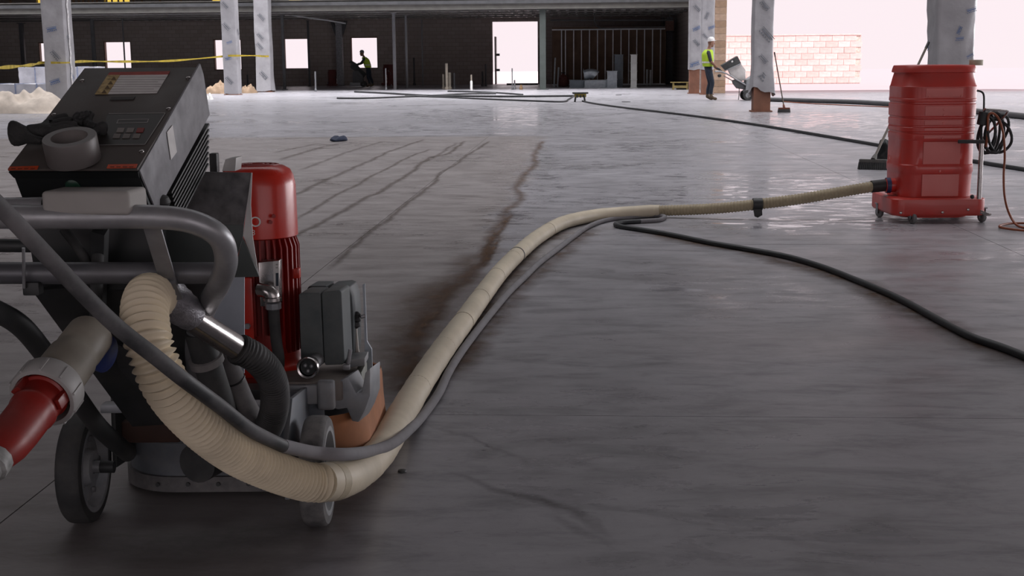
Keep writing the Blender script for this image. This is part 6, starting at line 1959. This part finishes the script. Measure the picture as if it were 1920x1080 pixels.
far_prism([(1402, 178), (1434, 174), (1436, 187), (1404, 187)], -0.28, 0.56, 'skirt', M_dustrub)
for s in (-0.28, 0.24):
    w = MB().lathe([(0.08, 0), (0.145, 0), (0.155, 0.01), (0.155, 0.05), (0.145, 0.06), (0.08, 0.06)], Vector((gp(1400, 178).x, vg + s, 0.155)), (0, 1, 0), 24, loop=True).build('wheel', M_tyred, parent=g2)
    MB().lathe([(0.02, 0.01), (0.082, 0.01), (0.082, 0.05), (0.02, 0.05)], Vector((gp(1400, 178).x, vg + s, 0.155)), (0, 1, 0), 20, loop=True).build('wheel_hub', M_alu, parent=w)
MB().tube(spline([gp(1386, 164, -0.2), gp(1386, 175, -0.22), gp(1384.5, 187, -0.25)], 0.04), 0.012, 6).build('hanging_lead', M_black, parent=g2)

gb = G(676, 163)
g3 = thing('floor_grinder', 'dark walk-behind grinder under the hands of the silhouetted worker', 'floor grinder', gb)
vg3 = gb.y
fp3 = lambda pts, dv0, dep, name, m, bv=0.01: far_prism(pts, dv0, dep, name, m, g3, bv, vg3)
fp3([(654, 117), (658, 113.5), (670, 120.5), (668, 125)], -0.15, 0.3, 'control_box', M_dark)
for s in (-0.2, 0.2):
    MB().tube(spline([C(674, 118.5, vg3 + s), C(670, 121, vg3 + s), C(675, 130, vg3 + s), C(684, 141, vg3 + s)], 0.05), 0.03, 8).build('handle_tube', M_dark, parent=g3)
MB().bar(C(660, 121, vg3), C(684, 143, vg3), 0.3, 0.12, (0, 1, 0)).build('frame_spine', M_dark, parent=g3)
fp3([(661, 133), (672, 133), (680, 142), (681, 156), (661, 156)], -0.18, 0.36, 'motor', M_darksteel)
fp3([(656, 155), (684, 155), (685, 162), (655, 162)], -0.25, 0.5, 'grinding_head', M_alu)
for s in (-0.28, 0.24):
    MB().lathe([(0.02, 0), (0.13, 0), (0.14, 0.01), (0.14, 0.05), (0.13, 0.06), (0.02, 0.06)], Vector((C(682, 160, vg3).x, vg3 + s, 0.14)), (0, 1, 0), 20, loop=True).build('wheel', M_tyred, parent=g3)

# things of one kind belong together
GROUPS = {'wrapped_column': 'plastic-wrapped columns', 'steel_post': 'steel posts under the mezzanine', 'pipe_stub': 'pipe stubs rising from the far floor',
          'duct_section': 'duct sections waiting by the stud wall', 'floor_cable': 'black cables lying on the far floor', 'work_glove': 'gloves on the control box',
          'brown_tarp': 'brown tarp heaps at the second wrapped column', 'wrapped_pallet': 'shrink-wrapped pallets at the far left', 'riser_pipe': 'riser pipes beside the twin columns',
          'ceiling_conduit': 'conduits under the mezzanine', 'braced_column': 'columns with knee braces', 'push_broom': 'push brooms leaning on wrapped columns',
          'industrial_vacuum': 'red drum vacuums', 'floor_grinder': 'walk-behind floor grinders', 'person': 'workers in vests', 'drain_cover': 'drain covers in the far floor',
          'orange_cord': 'orange cords on the floor', 'leaning_pipe': 'pipes leaning by the green-grey post'}
for o in bpy.data.objects:
    if o.parent is None and 'label' in o and 'kind' not in o:
        g = GROUPS.get(o.name.split('.')[0])
        if g:
            o['group'] = g
